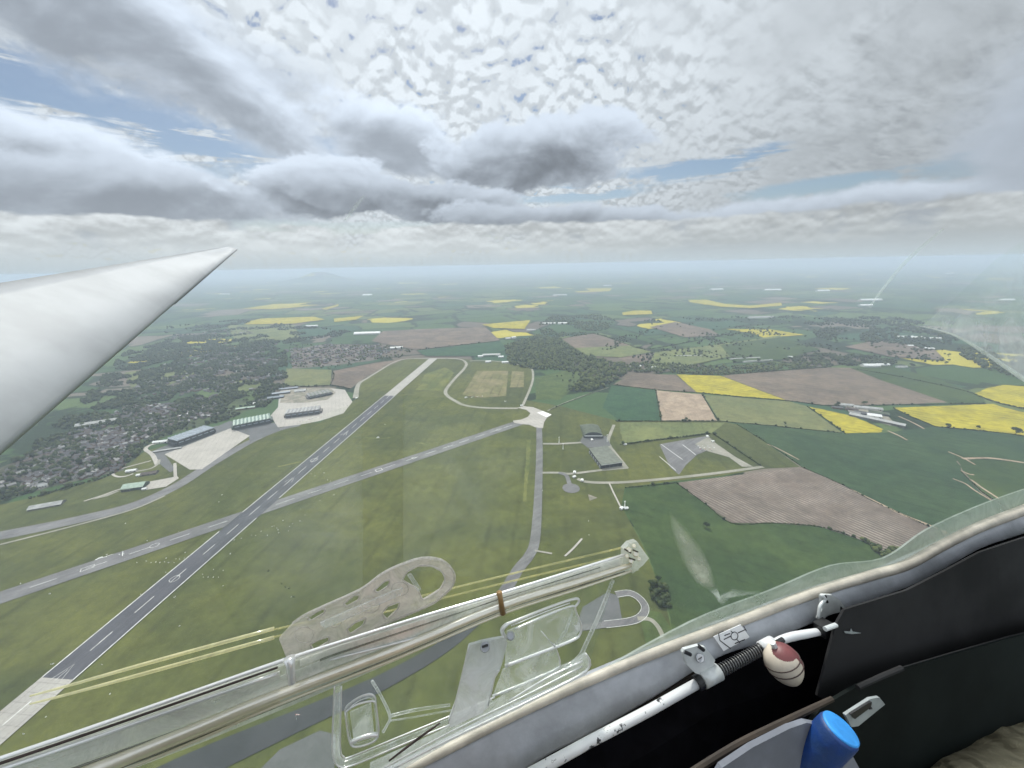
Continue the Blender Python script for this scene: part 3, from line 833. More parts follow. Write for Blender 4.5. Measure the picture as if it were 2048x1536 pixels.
TRK = [
 ("taxiway", [(1078, 850), (1079, 900), (1076, 1000), (1070, 1080), (1058, 1112), (1036, 1140), (1005, 1190), (970, 1225)], [16, 16, 17, 17, 18, 20], 0.85, "asphalt_old", "grey taxiway running down from the turning pad"),
 ("taxiway", [(985, 1208), (900, 1285), (770, 1362), (600, 1440), (400, 1530), (150, 1660)], [16, 18, 20, 24, 32, 44], 0.86, "dark_asphalt", "dark asphalt taxiway under the clear sliding window"),
 ("taxiway", [(-200, 1110), (0, 1072), (146, 1042), (264, 1012), (352, 973), (420, 930), (500, 884), (560, 859), (600, 850)], [34, 32, 30, 30, 28, 24, 20], 0.75, "asphalt_old", "grey perimeter taxiway left of the main runway"),
 ("track", [(0, 1090), (146, 1053), (264, 1020), (330, 992)], 5, 0.95, "track", "pale verge along the perimeter taxiway"),
 ("track", [(867, 717.5), (916, 718), (932, 726), (928, 738), (910, 757), (892, 780), (895, 792), (912, 803), (930, 811), (969, 816), (1036, 817)], 13, 0.8, "track", "pale loop track curling from the runway end"),
 ("track", [(867, 717.5), (816, 718), (787, 725), (760, 741), (734, 757), (717, 769), (711, 796)], [9, 10, 10, 14, 20], 0.8, "track", "pale perimeter track left of the runway end"),
 ("track", [(940, 722), (985, 722), (1045, 731), (1063, 738), (1066, 757), (1060, 778), (1051, 799), (1044, 814)], 9, 0.8, "track", "pale perimeter track right of the straw plots"),
 ("track", [(1086, 888), (1120, 888), (1170, 885)], 9, 0.8, "track", "short track to the mounded hangar"),
 ("track", [(1082, 946), (1117, 946), (1141, 948), (1200, 941), (1255, 936)], 8, 0.8, "track", "track from the taxiway to the flat roofed hangar"),
 ("track", [(1117, 946), (1132, 951), (1138, 965), (1141, 974)], 9, 0.9, "asphalt_old", "short stem track to the round stand"),
 ("track", [(1155, 958), (1172, 964), (1210, 966), (1264, 964), (1352, 956), (1439, 946), (1526, 934)], 9, 0.82, "track", "pale lane under the vehicle park"),
 ("track", [(1214, 900), (1220, 893), (1216, 882), (1228, 850)], 8, 0.78, "track", "grey lane beside the mounded hangar"),
 ("track", [(1218, 966), (1228, 988), (1242, 1016)], 3.2, 0.9, "concrete", "narrow white path down to a fenced mast"),
 ("track", [(246, 977), (225, 984), (200, 993), (168, 1003)], 4.5, 0.9, "concrete", "narrow pale path left of the pale green building"),
 ("track", [(267, 948), (252, 953), (236, 954), (226, 949), (232, 942), (250, 936), (302, 922)], 5, 0.9, "concrete", "pale U shaped loop path"),
 ("track", [(315, 930), (305, 910), (291, 899), (300, 891), (312, 888)], 9, 0.9, "concrete", "pale curving path from the loop to the hangar"),
 ("track", [(262, 945), (300, 938), (316, 928), (318, 920)], 6, 0.92, "track", "pale lane beside the loop path"),
 ("track", [(350, 927), (351, 957)], 6, 1.0, "concrete", "short pale drive to the small concrete stand"),
 ("track", [(649, 864), (673, 866), (702, 873), (750, 877), (780, 876)], 7, 0.7, "airgrass2", "worn grass strip crossing the main runway"),
 ("track", [(556, 934), (602, 924)], 7, 0.7, "airgrass2", "short worn strip left of the main runway"),
 ("track", [(831, 886), (845, 887), (856, 892)], 8, 0.7, "airgrass2", "short worn patch above the second runway"),
 ("track", [(885, 822), (912, 817), (936, 814)], 6, 0.7, "airgrass2", "faint grass track joining the loop"),
 ("road", [(1232, 1190), (1258, 1187), (1278, 1197), (1290, 1215), (1284, 1232), (1262, 1243), (1210, 1250), (1150, 1258)], 9, 0.9, "asphalt_old", "curved lane looping by the dark trees"),
 ("road", [(1275, 1238), (1300, 1240), (1318, 1258), (1330, 1290), (1335, 1330)], 6, 0.9, "track", "narrow lane running down beside the trees"),
 ("track", [(1070, 1102), (1104, 1108)], 3.5, 0.9, "track", "short pale track beside the taxiway"),
 ("track", [(1130, 1113), (1148, 1096), (1164, 1078)], 3.4, 0.9, "concrete", "short concrete strip in the grass"),
 ("track", [(1535, 889), (1556, 898), (1598, 920)], 3.5, 0.9, "palesoil", "pale track on the edge of the dark crop"),
 ("track", [(1700, 978), (1746, 1001), (1800, 1028), (1850, 1048), (1895, 1068)], [2, 4, 6, 7, 5], 0.9, "palesoil", "straw coloured margin between the dark crop and the ridged field"),
 ("track", [(1775, 862), (1798, 872), (1814, 881)], 5, 0.9, "palesoil", "pale worn track below the farm"),
 ("track", [(1797, 833), (1826, 846), (1848, 858)], 5, 0.9, "palesoil", "pale lane right of the farm"),
 ("track", [(1896, 904), (1925, 916), (1950, 930)], 4, 0.9, "palesoil", "pale track at the top of the bright slope"),
 ("track", [(1925, 918), (1980, 917), (2048, 926), (2120, 936)], 8, 0.9, "palesoil", "brown bare headland above the bright slope"),
 ("track", [(1942, 960), (1962, 975), (1985, 990), (2000, 1000)], 4, 0.9, "palesoil", "pale winding track on the crop edge"),
 ("track", [(1905, 958), (1930, 968), (1950, 982), (1985, 1003)], 3.5, 0.9, "palesoil", "second pale winding track on the crop edge"),
 ("track", [(1922, 942), (1938, 949), (1948, 950)], 4, 0.9, "palesoil", "third short pale track on the crop edge"),
 ("road", [(1216, 775), (1140, 802), (1095, 822)], 5, 0.7, "track", "narrow pale lane along the edge of the wood"),
 ("road", [(1236, 726), (1262, 733)], 10, 0.9, "track", "pale lane at the edge of the wood"),
]
for i, (nm, pix, w, z, mn, lab) in enumerate(TRK):
    ribbon(nm, pix, w, z + 0.004 * i, M[mn], lab, nm, n=8)
# kerb line of the looping lane
mb = MB()
for off in (-5, 5):
    pts = smooth_path(GP((1232, 1190), (1258, 1187), (1278, 1197), (1290, 1215), (1284, 1232), (1262, 1243), (1210, 1250)), 8)
    q2 = []
    for i, p in enumerate(pts):
        t = (pts[min(i + 1, len(pts) - 1)] - pts[max(i - 1, 0)]).normalized()
        q2.append(p + Vector((-t.y, t.x, 0)) * off)
    ribbon_mb(q2, 0.6, 1.1, mb)
tag(mb.build("kerb", M["paint"], fix=False), "thin pale kerbs of the curved lane by the trees", "kerb", None, "structure")
pts = smooth_path(GP((770, 1362), (600, 1440), (400, 1530)), 8)
# ------------------------------------------------------------------ trees, hedges, woods
def leaf_mat(name, c1, c2, per="ISLAND"):
    mt, g, bs, out = new_mat(name)
    if per == "ISLAND":
        r = g.n("ShaderNodeNewGeometry").outputs["Random Per Island"]
    else:
        r = g.n("ShaderNodeObjectInfo").outputs["Random"]
    pos = g.n("ShaderNodeNewGeometry").outputs["Position"]
    r2 = g.noise(pos, 0.35, 3, 0.6)
    col = g.mix(r, c1, c2)
    f = g.m("ADD", 0.55, g.m("MULTIPLY", r2, 0.9))
    g.put(bs.inputs["Base Color"], g.vm("MULTIPLY", col, g.comb(f, f, f)))
    bs.inputs["Roughness"].default_value = 0.9
    bs.inputs["Specular IOR Level"].default_value = 0.1
    return mt
M["leaf"] = leaf_mat("spring_foliage", (0.030, 0.046, 0.018), (0.115, 0.135, 0.045))
M["leafdark"] = leaf_mat("dark_foliage", (0.022, 0.034, 0.016), (0.064, 0.080, 0.030))
M["leafobj"] = leaf_mat("tree_foliage", (0.026, 0.046, 0.018), (0.070, 0.095, 0.030), "OBJ")
M["bark"] = plain("bark", (0.085, 0.065, 0.048), 0.9)

def ico(sub):
    bm = bmesh.new(); bmesh.ops.create_icosphere(bm, subdivisions=sub, radius=1.0)
    v = np.array([x.co[:] for x in bm.verts], dtype=np.float32)
    f = np.array([[q.index for q in x.verts] for x in bm.faces], dtype=np.int32)
    bm.free(); return v, f
ICO = {s: ico(s) for s in (1, 2)}

def blobs(name, pos, rad, hgt, mats, sub=1, parent=None):
    "many lumpy leaf clumps as one mesh: pos n x 3 (base), rad n, hgt n"
    v, f = ICO[sub]
    n = len(pos)
    k = len(v)
    jit = RNG.uniform(0.62, 1.25, (n, k, 1)).astype(np.float32)
    P = v[None] * jit
    P = P * np.stack([rad, rad, hgt / 2], -1)[:, None, :]
    ang = RNG.uniform(0, 6.28, n)
    c, s = np.cos(ang)[:, None], np.sin(ang)[:, None]
    X = P[..., 0] * c - P[..., 1] * s; Y = P[..., 0] * s + P[..., 1] * c
    P = np.stack([X, Y, P[..., 2]], -1) + pos[:, None, :]
    P[..., 2] += (hgt * 0.52)[:, None]
    F = (f[None] + (np.arange(n) * k)[:, None, None]).reshape(-1, 3)
    me = bpy.data.meshes.new(name)
    me.vertices.add(n * k); me.vertices.foreach_set("co", P.astype(np.float32).ravel())
    me.loops.add(len(F) * 3); me.loops.foreach_set("vertex_index", F.ravel().astype(np.int32))
    me.polygons.add(len(F)); me.polygons.foreach_set("loop_start", np.arange(0, len(F) * 3, 3, dtype=np.int32))
    me.update(); me.validate()
    return link(name, me, mats, parent)

def inside(p, poly):
    x, y = p; r = False
    for i in range(len(poly)):
        x1, y1 = poly[i]; x2, y2 = poly[i - 1]
        if (y1 > y) != (y2 > y) and x < (x2 - x1) * (y - y1) / (y2 - y1) + x1: r = not r
    return r

def scatter(pix, n, gap=0.0, clump=None):
    W = [(p.x, p.y) for p in GP(*pix)]
    x0, x1 = min(p[0] for p in W), max(p[0] for p in W); y0, y1 = min(p[1] for p in W), max(p[1] for p in W)
    out, tries = [], 0
    grid = {}
    while len(out) < n and tries < n * 60:
        tries += 1
        p = (random.uniform(x0, x1), random.uniform(y0, y1))
        if not inside(p, W): continue
        if clump is not None:
            if mnoise.noise(Vector((p[0] * clump[0], p[1] * clump[0], clump[2]))) < clump[1]: continue
        if gap:
            key = (int(p[0] // gap), int(p[1] // gap))
            if any((p[0] - q[0]) ** 2 + (p[1] - q[1]) ** 2 < gap * gap for i in (-1, 0, 1) for j in (-1, 0, 1) for q in grid.get((key[0] + i, key[1] + j), ())): continue
            grid.setdefault(key, []).append(p)
        out.append(p)
    return out

def wood(name, pix, n, size, mat, label, sub=1, clump=None, extra=()):
    pts = scatter(pix, n, 0, clump)
    pts = np.array([(x, y, 0.0) for x, y in pts] + list(extra), dtype=np.float32)
    r = RNG.uniform(size[0], size[1], len(pts)).astype(np.float32)
    h = r * RNG.uniform(1.5, 2.6, len(pts)).astype(np.float32)
    o = blobs(name, pts, r, h, M[mat], sub)
    return tag(o, label, "woodland", None, "stuff")

wood("woodland", [(1009, 693), (1073, 672), (1117, 678), (1158, 707), (1205, 722), (1246, 728), (1264, 742), (1223, 766), (1182, 783), (1138, 783), (1164, 757), (1132, 741), (1067, 740), (1017, 728)], 3000, (3.0, 9.0), "leaf", "dense dark wood right of the main runway end", 1)
wood("woodland", [(1078, 650), (1100, 634), (1200, 630), (1232, 640), (1210, 668), (1120, 676), (1076, 668)], 900, (4, 8), "leaf", "far dark wood beyond the nearer wood", clump=(0.004, -0.12, 2.0))
wood("woodland", [(1250, 727), (1340, 728), (1440, 735), (1560, 727), (1665, 727), (1660, 735), (1440, 750), (1352, 748), (1266, 745)], 850, (3.5, 7), "leaf", "long belt of trees above the brown field", clump=(0.02, -0.25, 4.0))
wood("woodland", [(1560, 720), (1640, 708), (1760, 716), (1800, 726), (1760, 733), (1640, 731)], 520, (4, 8), "leafdark", "trees around the far farmstead", clump=(0.02, -0.1, 2.0))
wood("woodland", [(1900, 700), (2060, 690), (2200, 720), (2200, 770), (2060, 765), (1960, 735)], 1200, (4, 9), "leafdark", "dark wood at the right under the canopy arc", clump=(0.01, -0.2, 5.0))
wood("woodland", [(1600, 640), (1780, 632), (1900, 660), (1900, 700), (1800, 690), (1640, 680)], 900, (5, 10), "leafdark", "far scattered trees around the white sheds", clump=(0.006, 0.0, 1.0))
wood("woodland", [(-250, 1060), (-20, 960), (150, 820), (250, 705), (380, 672), (575, 700), (575, 775), (560, 790), (535, 812), (462, 838), (425, 848), (345, 868), (300, 886), (262, 925), (100, 975), (40, 992), (-100, 1020)], 9200, (2.8, 7.0), "leafdark", "scattered trees through the town left of the hangars", clump=(0.011, -0.10, 3.0))
wood("woodland", [(480, 690), (530, 681), (562, 684), (540, 695), (470, 701)], 330, (5, 9), "leafdark", "dark copse in the far green fields near the wing tip")
wood("woodland", [(330, 655), (480, 640), (720, 665), (700, 690), (560, 690), (330, 720)], 1500, (4, 8), "leafdark", "lines of trees in the fields beyond the town", clump=(0.006, 0.12, 6.0))
wood("woodland", [(580, 690), (760, 690), (830, 700), (800, 716), (750, 724), (660, 738), (580, 735)], 420, (3, 6), "leaf", "garden trees among the houses behind the runway end", clump=(0.012, -0.1, 6.0))
wood("woodland", [(1297, 1170), (1322, 1168), (1338, 1188), (1345, 1215), (1322, 1216), (1304, 1196)], 30, (2.6, 4.6), "leafdark", "clump of dark trees by the looping lane", 2)
wood("undergrowth", [(1720, 1078), (1752, 1092), (1800, 1098), (1880, 1072), (1900, 1100), (1800, 1150), (1757, 1110)], 260, (1.6, 3.6), "leaf", "scrubby bushes at the corner of the ridged field", 2)
wood("woodland", [(1290, 640), (1560, 630), (1900, 640), (1960, 700), (1880, 725), (1300, 728), (1200, 700)], 900, (4, 7.5), "leafdark", "hedgerow trees scattered over the far pastures", clump=(0.004, 0.22, 9.0))

HEDGES = [
 ([(1226, 770), (1311, 780), (1394, 786), (1480, 794), (1574, 802), (1640, 811)], 3.2, "dark hedge along the near side of the brown and yellow fields"),
 ([(1640, 811), (1700, 812), (1760, 811), (1880, 809), (1972, 807)], 3.0, "hedge between the large ploughed field and the farm"),
 ([(1311, 781), (1317, 812), (1322, 842)], 3.0, "hedge on the left side of the pale soil square"),
 ([(1404, 789), (1420, 816), (1437, 842)], 3.0, "hedge on the right side of the pale soil square"),
 ([(1232, 843), (1330, 843), (1440, 843)], 3.4, "dark hedge below the pale soil square"),
 ([(1440, 843), (1520, 850), (1600, 858), (1684, 867)], 2.6, "hedge between the olive meadow and the dark crop"),
 ([(1614, 813), (1650, 838), (1690, 868)], 2.4, "thin hedge on the left side of the yellow wedge"),
 ([(1240, 890), (1330, 879), (1420, 868)], 4.2, "thick dark hedge above the vehicle park"),
 ([(1426, 868), (1470, 898), (1524, 934)], 3.4, "dark hedge right of the vehicle park"),
 ([(1470, 847), (1538, 889), (1600, 931)], 1.8, "low hedge between the grass strip and the dark crop"),
 ([(1250, 976), (1300, 972), (1352, 966)], 2.6, "hedge above the green crop field"),
 ([(1352, 966), (1410, 1008), (1463, 1047), (1544, 1047), (1637, 1054), (1714, 1077)], 2.0, "low dark hedge along the lower edge of the ridged field"),
 ([(1600, 933), (1680, 968), (1746, 1003), (1890, 1068)], 1.6, "sparse hedge along the upper edge of the ridged field"),
 ([(1869, 853), (1820, 833), (1785, 816)], 2.4, "hedge between the wide yellow field and the farm lane"),
 ([(1869, 854), (1950, 861), (2021, 869), (2100, 883)], 2.6, "hedge along the lower edge of the wide yellow field"),
 ([(1948, 789), (1990, 805), (2048, 819), (2150, 845)], 4.5, "thick hedge between the two yellow fields on the right"),
 ([(1440, 750), (1480, 748), (1570, 741), (1655, 735)], 4.0, "tall hedge along the top of the large ploughed field"),
 ([(1262, 694), (1290, 699), (1340, 692), (1440, 672), (1470, 662)], 5.0, "far hedge running up beside the mauve field"),
 ([(1310, 707), (1440, 690), (1560, 674)], 4.0, "far hedge between the green pastures"),
 ([(1440, 690), (1500, 684), (1570, 700), (1640, 704)], 4.0, "far hedge enclosing the square pasture"),
 ([(1123, 679), (1187, 668), (1262, 692), (1305, 705)], 4.5, "hedge around the far brown field"),
 ([(834, 701), (900, 693), (1000, 682)], 4.5, "hedge under the wide purplish field"),
 ([(568, 772), (620, 774), (661, 771), (700, 778)], 3.4, "hedge behind the grey hangars"),
 ([(664, 741), (668, 752), (661, 770)], 2.6, "hedge between the pale green field and the brown field"),
 ([(60, 998), (150, 972), (210, 955), (250, 932)], 5.0, "dark tree hedge between the town and the airfield"),
 ([(1702, 737), (1790, 752), (1900, 775), (1955, 790)], 2.8, "hedge across the green field right of the plough"),
 ([(1215, 775), (1140, 803), (1100, 820)], 2.0, "low hedge along the lane by the wood"),
 ([(1922, 944), (1965, 985), (2012, 1014)], 1.8, "scrubby hedge beside the winding tracks"),
]
for pix, h, lab in HEDGES:
    line = smooth_path(GP(*pix), 10)
    pts = []
    step = max(1.6, h * 0.62)
    for a_, b_ in zip(line[:-1], line[1:]):
        L = (b_ - a_).length; k = max(1, int(L / step))
        for j in range(k):
            p = a_.lerp(b_, (j + random.random() * 0.6) / k)
            if random.random() < 0.07: continue
            pts.append((p.x + random.uniform(-.5, .5), p.y + random.uniform(-.5, .5), 0.2))
    pts = np.array(pts, dtype=np.float32)
    hh = (h * RNG.uniform(0.7, 1.35, len(pts))).astype(np.float32)
    tall = RNG.random(len(pts)) < 0.05
    hh[tall] *= 2.2
    o = blobs("hedge", pts, (hh * 0.5 * RNG.uniform(0.9, 1.3, len(pts))).astype(np.float32), hh, M["leafdark"], 1)
    tag(o, lab, "hedge", "hedges between the fields")

# single trees: a tapered trunk with limbs, and a crown of many leaf clumps
def tree_proto(seed, H, R):
    rr = random.Random(seed)
    tr = MB().tube([(0, 0, -0.3), (0.1, 0, H * .25), (0, .15, H * .55), (.1, .1, H * .8)], [H * .035, H * .028, H * .018, H * .006], 7)
    limbs = []
    for k in range(6):
        w = k * 1.05 + rr.random(); z0 = H * (.28 + .07 * k)
        e = (math.cos(w) * R * .6, math.sin(w) * R * .6, z0 + H * .22)
        tr.tube([(0, 0, z0), (e[0] * .5, e[1] * .5, z0 + H * .14), e], [H * .014, H * .01, H * .004], 5)
        limbs.append(e)
    tme = tr.build("trunk", M["bark"]).data
    cl = MB()
    cents = [(Vector(e), R * rr.uniform(.42, .6)) for e in limbs] + [(Vector((rr.uniform(-.3, .3) * R, rr.uniform(-.3, .3) * R, H * rr.uniform(.62, .86))), R * rr.uniform(.4, .58)) for _ in range(6)]
    for c_, r_ in cents:
        for _ in range(64):
            d_ = Vector((rr.gauss(0, 1), rr.gauss(0, 1), rr.gauss(0, 1))).normalized()
            p = c_ + Vector((d_.x, d_.y, d_.z * .8)) * r_ * rr.uniform(.45, 1.08)
            s_ = R * rr.uniform(.09, .17)
            a_ = Vector((rr.gauss(0, 1), rr.gauss(0, 1), rr.gauss(0, .6))).normalized(); b_ = a_.cross(d_).normalized()
            cl.add([p + a_ * s_, p + b_ * s_, p - a_ * s_ * rr.uniform(.6, 1), p - b_ * s_ * rr.uniform(.6, 1) + d_ * s_ * .3], [(0, 1, 2, 3)])
    cme = cl.build("crown", M["leafobj"], fix=False).data
    for nm in ("trunk", "crown"):
        for o in [o for o in bpy.data.objects if o.parent is None and o.name.split(".")[0] == nm]: bpy.data.objects.remove(o)
    return tme, cme
TREES = [tree_proto(1, 11, 4.6), tree_proto(2, 13, 5.0), tree_proto(3, 9, 4.4)]
def tree(x, y, sc, label, group, rz=None):
    t_, c_ = random.choice(TREES)
    e = empty("tree", (x, y, 0), label, "tree", group, random.uniform(0, 6.28) if rz is None else rz)
    e.scale = (sc * random.uniform(.9, 1.15), sc * random.uniform(.9, 1.15), sc)
    for nm, d_ in (("trunk", t_), ("crown", c_)):
        o = bpy.data.objects.new(nm, d_); COL.objects.link(o); o.parent = e
    return e
for (u, v, s_, lab) in [(1895, 856, 1.5, "round tree on the lower hedge of the wide yellow field, farther left of two"), (1955, 858, 1.2, "smaller round tree on the lower hedge of the wide yellow field"),
                        (2031, 869, 2.2, "biggest dark tree at the lower right corner of the wide yellow field"), (1412, 1056, 1.1, "lone dark bushy tree in the green crop field"),
                        (1569, 850, 0.8, "lone small tree on the hedge below the olive meadow"), (1675, 812, 1.3, "tree at the left end of the farm buildings"), (1728, 810, 1.5, "tall tree behind the farm buildings"),
                        (1372, 842, 1.0, "small tree on the hedge below the pale soil square"), (1640, 1105, 0.01, "")]:
    if lab:
        p = G(u, v); tree(p.x, p.y, s_, lab, None)
for pts_, n_, lab, grp, sr_ in [
    ([(1290, 650), (1560, 640), (1680, 670), (1660, 720), (1440, 730), (1300, 735)], 70, "dark hedgerow tree standing in the far green pastures", "hedgerow trees of the far pastures", (0.9, 1.7)),
    ([(1700, 690), (1880, 690), (1960, 740), (1800, 735)], 40, "dark tree standing near the far white sheds", "trees near the far white sheds", (0.9, 1.6)),
    ([(430, 850), (462, 838), (560, 790), (575, 775), (540, 770), (440, 800), (340, 850), (345, 868)], 60, "green tree standing behind the hangars", "trees behind the hangars", (0.7, 1.2)),
    ([(1110, 748), (1166, 741), (1175, 780), (1130, 792)], 22, "tree straggling from the edge of the wood", "trees at the edge of the wood", (0.7, 1.2)),
    ([(1290, 1160), (1330, 1165), (1345, 1230), (1320, 1225), (1296, 1190)], 8, "dark tree in the clump by the looping lane", "trees by the looping lane", (0.6, 0.95))]:
    for x, y in scatter(pts_, n_, 9): tree(x, y, random.uniform(*sr_), lab, grp)
for (u, v) in [(537, 1142), (563, 1168), (578, 1177), (571, 1174), (588, 1194)]:
    p = np.array([tuple(G(u + random.uniform(-1, 1), v + random.uniform(-1, 1))) for _ in range(4)], dtype=np.float32)
    o = blobs("bush", p, np.full(4, .9, np.float32), np.full(4, 1.6, np.float32), M["leafdark"], 1)
    tag(o, "small dark bush in the mown airfield grass", "bush", "bushes in the airfield grass")

# ------------------------------------------------------------------ buildings
M["blueroof"] = plain("blue_grey_roof_sheet", (0.20, 0.235, 0.275), 0.5, var=.3, scale=.1, coord="World")
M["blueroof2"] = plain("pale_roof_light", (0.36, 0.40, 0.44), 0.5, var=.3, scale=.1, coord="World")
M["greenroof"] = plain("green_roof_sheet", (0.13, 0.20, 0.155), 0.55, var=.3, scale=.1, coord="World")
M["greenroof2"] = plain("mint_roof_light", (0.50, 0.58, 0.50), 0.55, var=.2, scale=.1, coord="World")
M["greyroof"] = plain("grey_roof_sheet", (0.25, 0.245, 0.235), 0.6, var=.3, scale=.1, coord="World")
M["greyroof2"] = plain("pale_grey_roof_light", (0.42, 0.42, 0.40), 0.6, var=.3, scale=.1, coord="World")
M["mint"] = plain("pale_green_roof", (0.40, 0.50, 0.40), 0.6, var=.25, scale=.2, coord="World")
M["moss"] = plain("mossy_roof", (0.105, 0.125, 0.085), 0.9, var=.35, scale=.15, coord="World")
M["moss2"] = plain("mossy_felt_roof", (0.175, 0.19, 0.15), 0.9, var=.3, scale=.12, coord="World")
M["brickwall"] = plain("brick_wall", (0.20, 0.125, 0.09), 0.9, var=.3, scale=.5, coord="World")
M["darkwall"] = plain("dark_cladding", (0.07, 0.075, 0.075), 0.7, var=.3, scale=.3, coord="World")
M["greenwall"] = plain("green_cladding", (0.055, 0.085, 0.065), 0.7, var=.3, scale=.3, coord="World")
M["greywall"] = plain("grey_wall", (0.20, 0.19, 0.175), 0.8, var=.3, scale=.3, coord="World")
M["white"] = plain("white_roof", (0.78, 0.78, 0.75), 0.6, var=.15, scale=.1, coord="World")
M["whitewall"] = plain("white_wall", (0.68, 0.66, 0.62), 0.7, var=.15, scale=.3, coord="World")
M["slate"] = plain("slate_roof", (0.105, 0.10, 0.105), 0.8, var=.35, scale=.2, coord="World")
M["tile"] = plain("brown_tile_roof", (0.115, 0.092, 0.082), 0.85, var=.35, scale=.2, coord="World")
M["pane"] = plain("window_glass", (0.03, 0.035, 0.04), 0.15, var=.2, scale=.5, coord="World")
M["doorw"] = plain("pale_hangar_door", (0.33, 0.34, 0.34), 0.6, var=.25, scale=.4, coord="World")

def frame_of(fl, fr, depth):
    a, b = G(*fl), G(*fr)
    x = (b - a); L = x.length; x.normalize()
    y = Vector((-x.y, x.x, 0))
    return a, x, y, L

def hangar(name, fl, fr, depth, h, n, walls, roof_a, roof_b, label, rise=1.5, doors=6):
    "transverse ridge-and-furrow roof over a long hall; front wall from fl to fr"
    a, x, y, L = frame_of(fl, fr, depth)
    e = empty(name, a, label, "hangar", None, math.atan2(x.y, x.x))
    MB().box((L / 2, depth / 2, h / 2), (L, depth, h)).build("wall", M[walls], e)
    rf, rl = MB(), MB()
    w = (L + 2) / n
    for k in range(n):
        x0 = -1 + k * w
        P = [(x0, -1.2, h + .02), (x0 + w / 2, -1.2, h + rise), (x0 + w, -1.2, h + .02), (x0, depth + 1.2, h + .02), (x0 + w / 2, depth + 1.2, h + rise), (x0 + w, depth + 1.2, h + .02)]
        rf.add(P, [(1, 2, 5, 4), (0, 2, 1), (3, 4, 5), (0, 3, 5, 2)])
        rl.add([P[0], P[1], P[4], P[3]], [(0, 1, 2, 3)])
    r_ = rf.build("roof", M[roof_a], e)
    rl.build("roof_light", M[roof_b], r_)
    MB().box((L / 2, -.45, h - .6), (L + 1.4, .7, 1.6)).build("fascia", M["doorw"], e)
    dw = L / doors
    for k in range(doors):
        dr = MB().box((dw * (k + .5), -.35, h * .36), (dw * .86, .5, h * .72)).build("door", M["darkwall"], e)
        MB().box((dw * (k + .5), -.7, h * .60), (dw * .74, .15, h * .14)).build("window", M["blueroof2"], dr)
    for s_ in (-1, 1):
        MB().box((L / 2 + s_ * (L / 2 + 3.1), depth * .5, h * .25), (6, depth * .7, h * .5)).build("annexe", M[walls], e)
    return e
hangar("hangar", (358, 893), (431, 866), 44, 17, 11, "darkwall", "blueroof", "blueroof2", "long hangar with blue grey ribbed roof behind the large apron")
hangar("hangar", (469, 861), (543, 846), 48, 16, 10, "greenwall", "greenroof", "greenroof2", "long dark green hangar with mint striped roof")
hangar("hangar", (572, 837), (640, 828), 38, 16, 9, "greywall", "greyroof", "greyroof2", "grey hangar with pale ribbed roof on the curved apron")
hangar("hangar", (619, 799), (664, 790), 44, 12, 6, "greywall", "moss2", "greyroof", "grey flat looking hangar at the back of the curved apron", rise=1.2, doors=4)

def hall(name, c, L, Wd, h, rz, walls, roof, label, cat="building", group=None, rise=None, win=3):
    "a gabled building: walls with gable ends, two roof slopes with eaves, windows, a door"
    e = empty(name, (c.x, c.y, 0), label, cat, group, rz)
    rise = Wd * .22 if rise is None else rise
    X, Y = L / 2, Wd / 2
    wl = MB().add([(-X, -Y, -.5), (X, -Y, -.5), (X, Y, -.5), (-X, Y, -.5), (-X, -Y, h), (X, -Y, h), (X, Y, h), (-X, Y, h), (-X, 0, h + rise), (X, 0, h + rise)],
                  [(0, 1, 5, 4), (1, 2, 6, 9, 5), (2, 3, 7, 6), (3, 0, 4, 8, 7), (0, 3, 2, 1), (4, 5, 9, 8), (6, 7, 8, 9)])
    wl.build("wall", M[walls], e)
    ov = .6; k = rise / Y
    rf = MB()
    for s_ in (-1, 1):
        A = [(-X - ov, s_ * (Y + ov), h - ov * k + .05), (X + ov, s_ * (Y + ov), h - ov * k + .05), (X + ov, 0, h + rise + .05), (-X - ov, 0, h + rise + .05)]
        rf.add(A + [(p[0], p[1], p[2] + .3) for p in A], [(0, 1, 2, 3), (4, 5, 6, 7), (0, 1, 5, 4), (1, 2, 6, 5), (2, 3, 7, 6), (3, 0, 4, 7)])
    rf.build("roof", M[roof], e)
    for i in range(win):
        MB().box((-X + L * (i + .5) / win, -Y - .02, h * .55), (min(2.4, L / win * .5), .12, h * .3)).build("window", M["pane"], e)
    MB().box((X * .8, -Y - .03, min(h * .4, 1.6)), (min(3.5, L * .12), .14, min(h * .8, 3.2))).build("door", M["darkwall"], e)
    return e

def H_(u, v, L, Wd, h, deg, walls, roof, label, name="shed", cat="shed", **k):
    return hall(name, G(u, v), L, Wd, h, math.radians(deg), walls, roof, label, cat, **k)
# the airfield's smaller buildings
H_(552, 797, 52, 16, 6, 22, "darkwall", "blueroof", "low blue grey shed behind the hangars, nearest of the shed group")
H_(563, 788, 60, 14, 6, 22, "darkwall", "blueroof2", "pale blue roofed shed in the middle of the shed group")
H_(578, 779, 64, 14, 6, 20, "greywall", "blueroof", "blue grey shed at the back of the shed group")
H_(601, 783, 40, 20, 5, 18, "whitewall", "greyroof2", "pale roofed low building in the stony yard")
H_(521, 803, 40, 12, 5, 20, "brickwall", "slate", "dark roofed block behind the green hangar")
H_(492, 818, 56, 12, 5, 20, "brickwall", "mint", "long pale roofed block directly behind the green hangar")
H_(512, 809, 18, 12, 6, 20, "whitewall", "white", "small bright white building behind the green hangar")
H_(369, 832, 30, 9, 4, 42, "whitewall", "white", "small bright white roofed block behind the blue roofed hangar")
H_(306, 829, 34, 9, 4, 14, "whitewall", "greyroof2", "pale roofed block in the trees left of the hangars")
H_(418, 833, 26, 12, 4, 18, "brickwall", "greyroof2", "pale grey block between the first two hangars")
H_(360, 845, 40, 10, 4, 20, "brickwall", "moss2", "long low block just behind the blue roofed hangar")
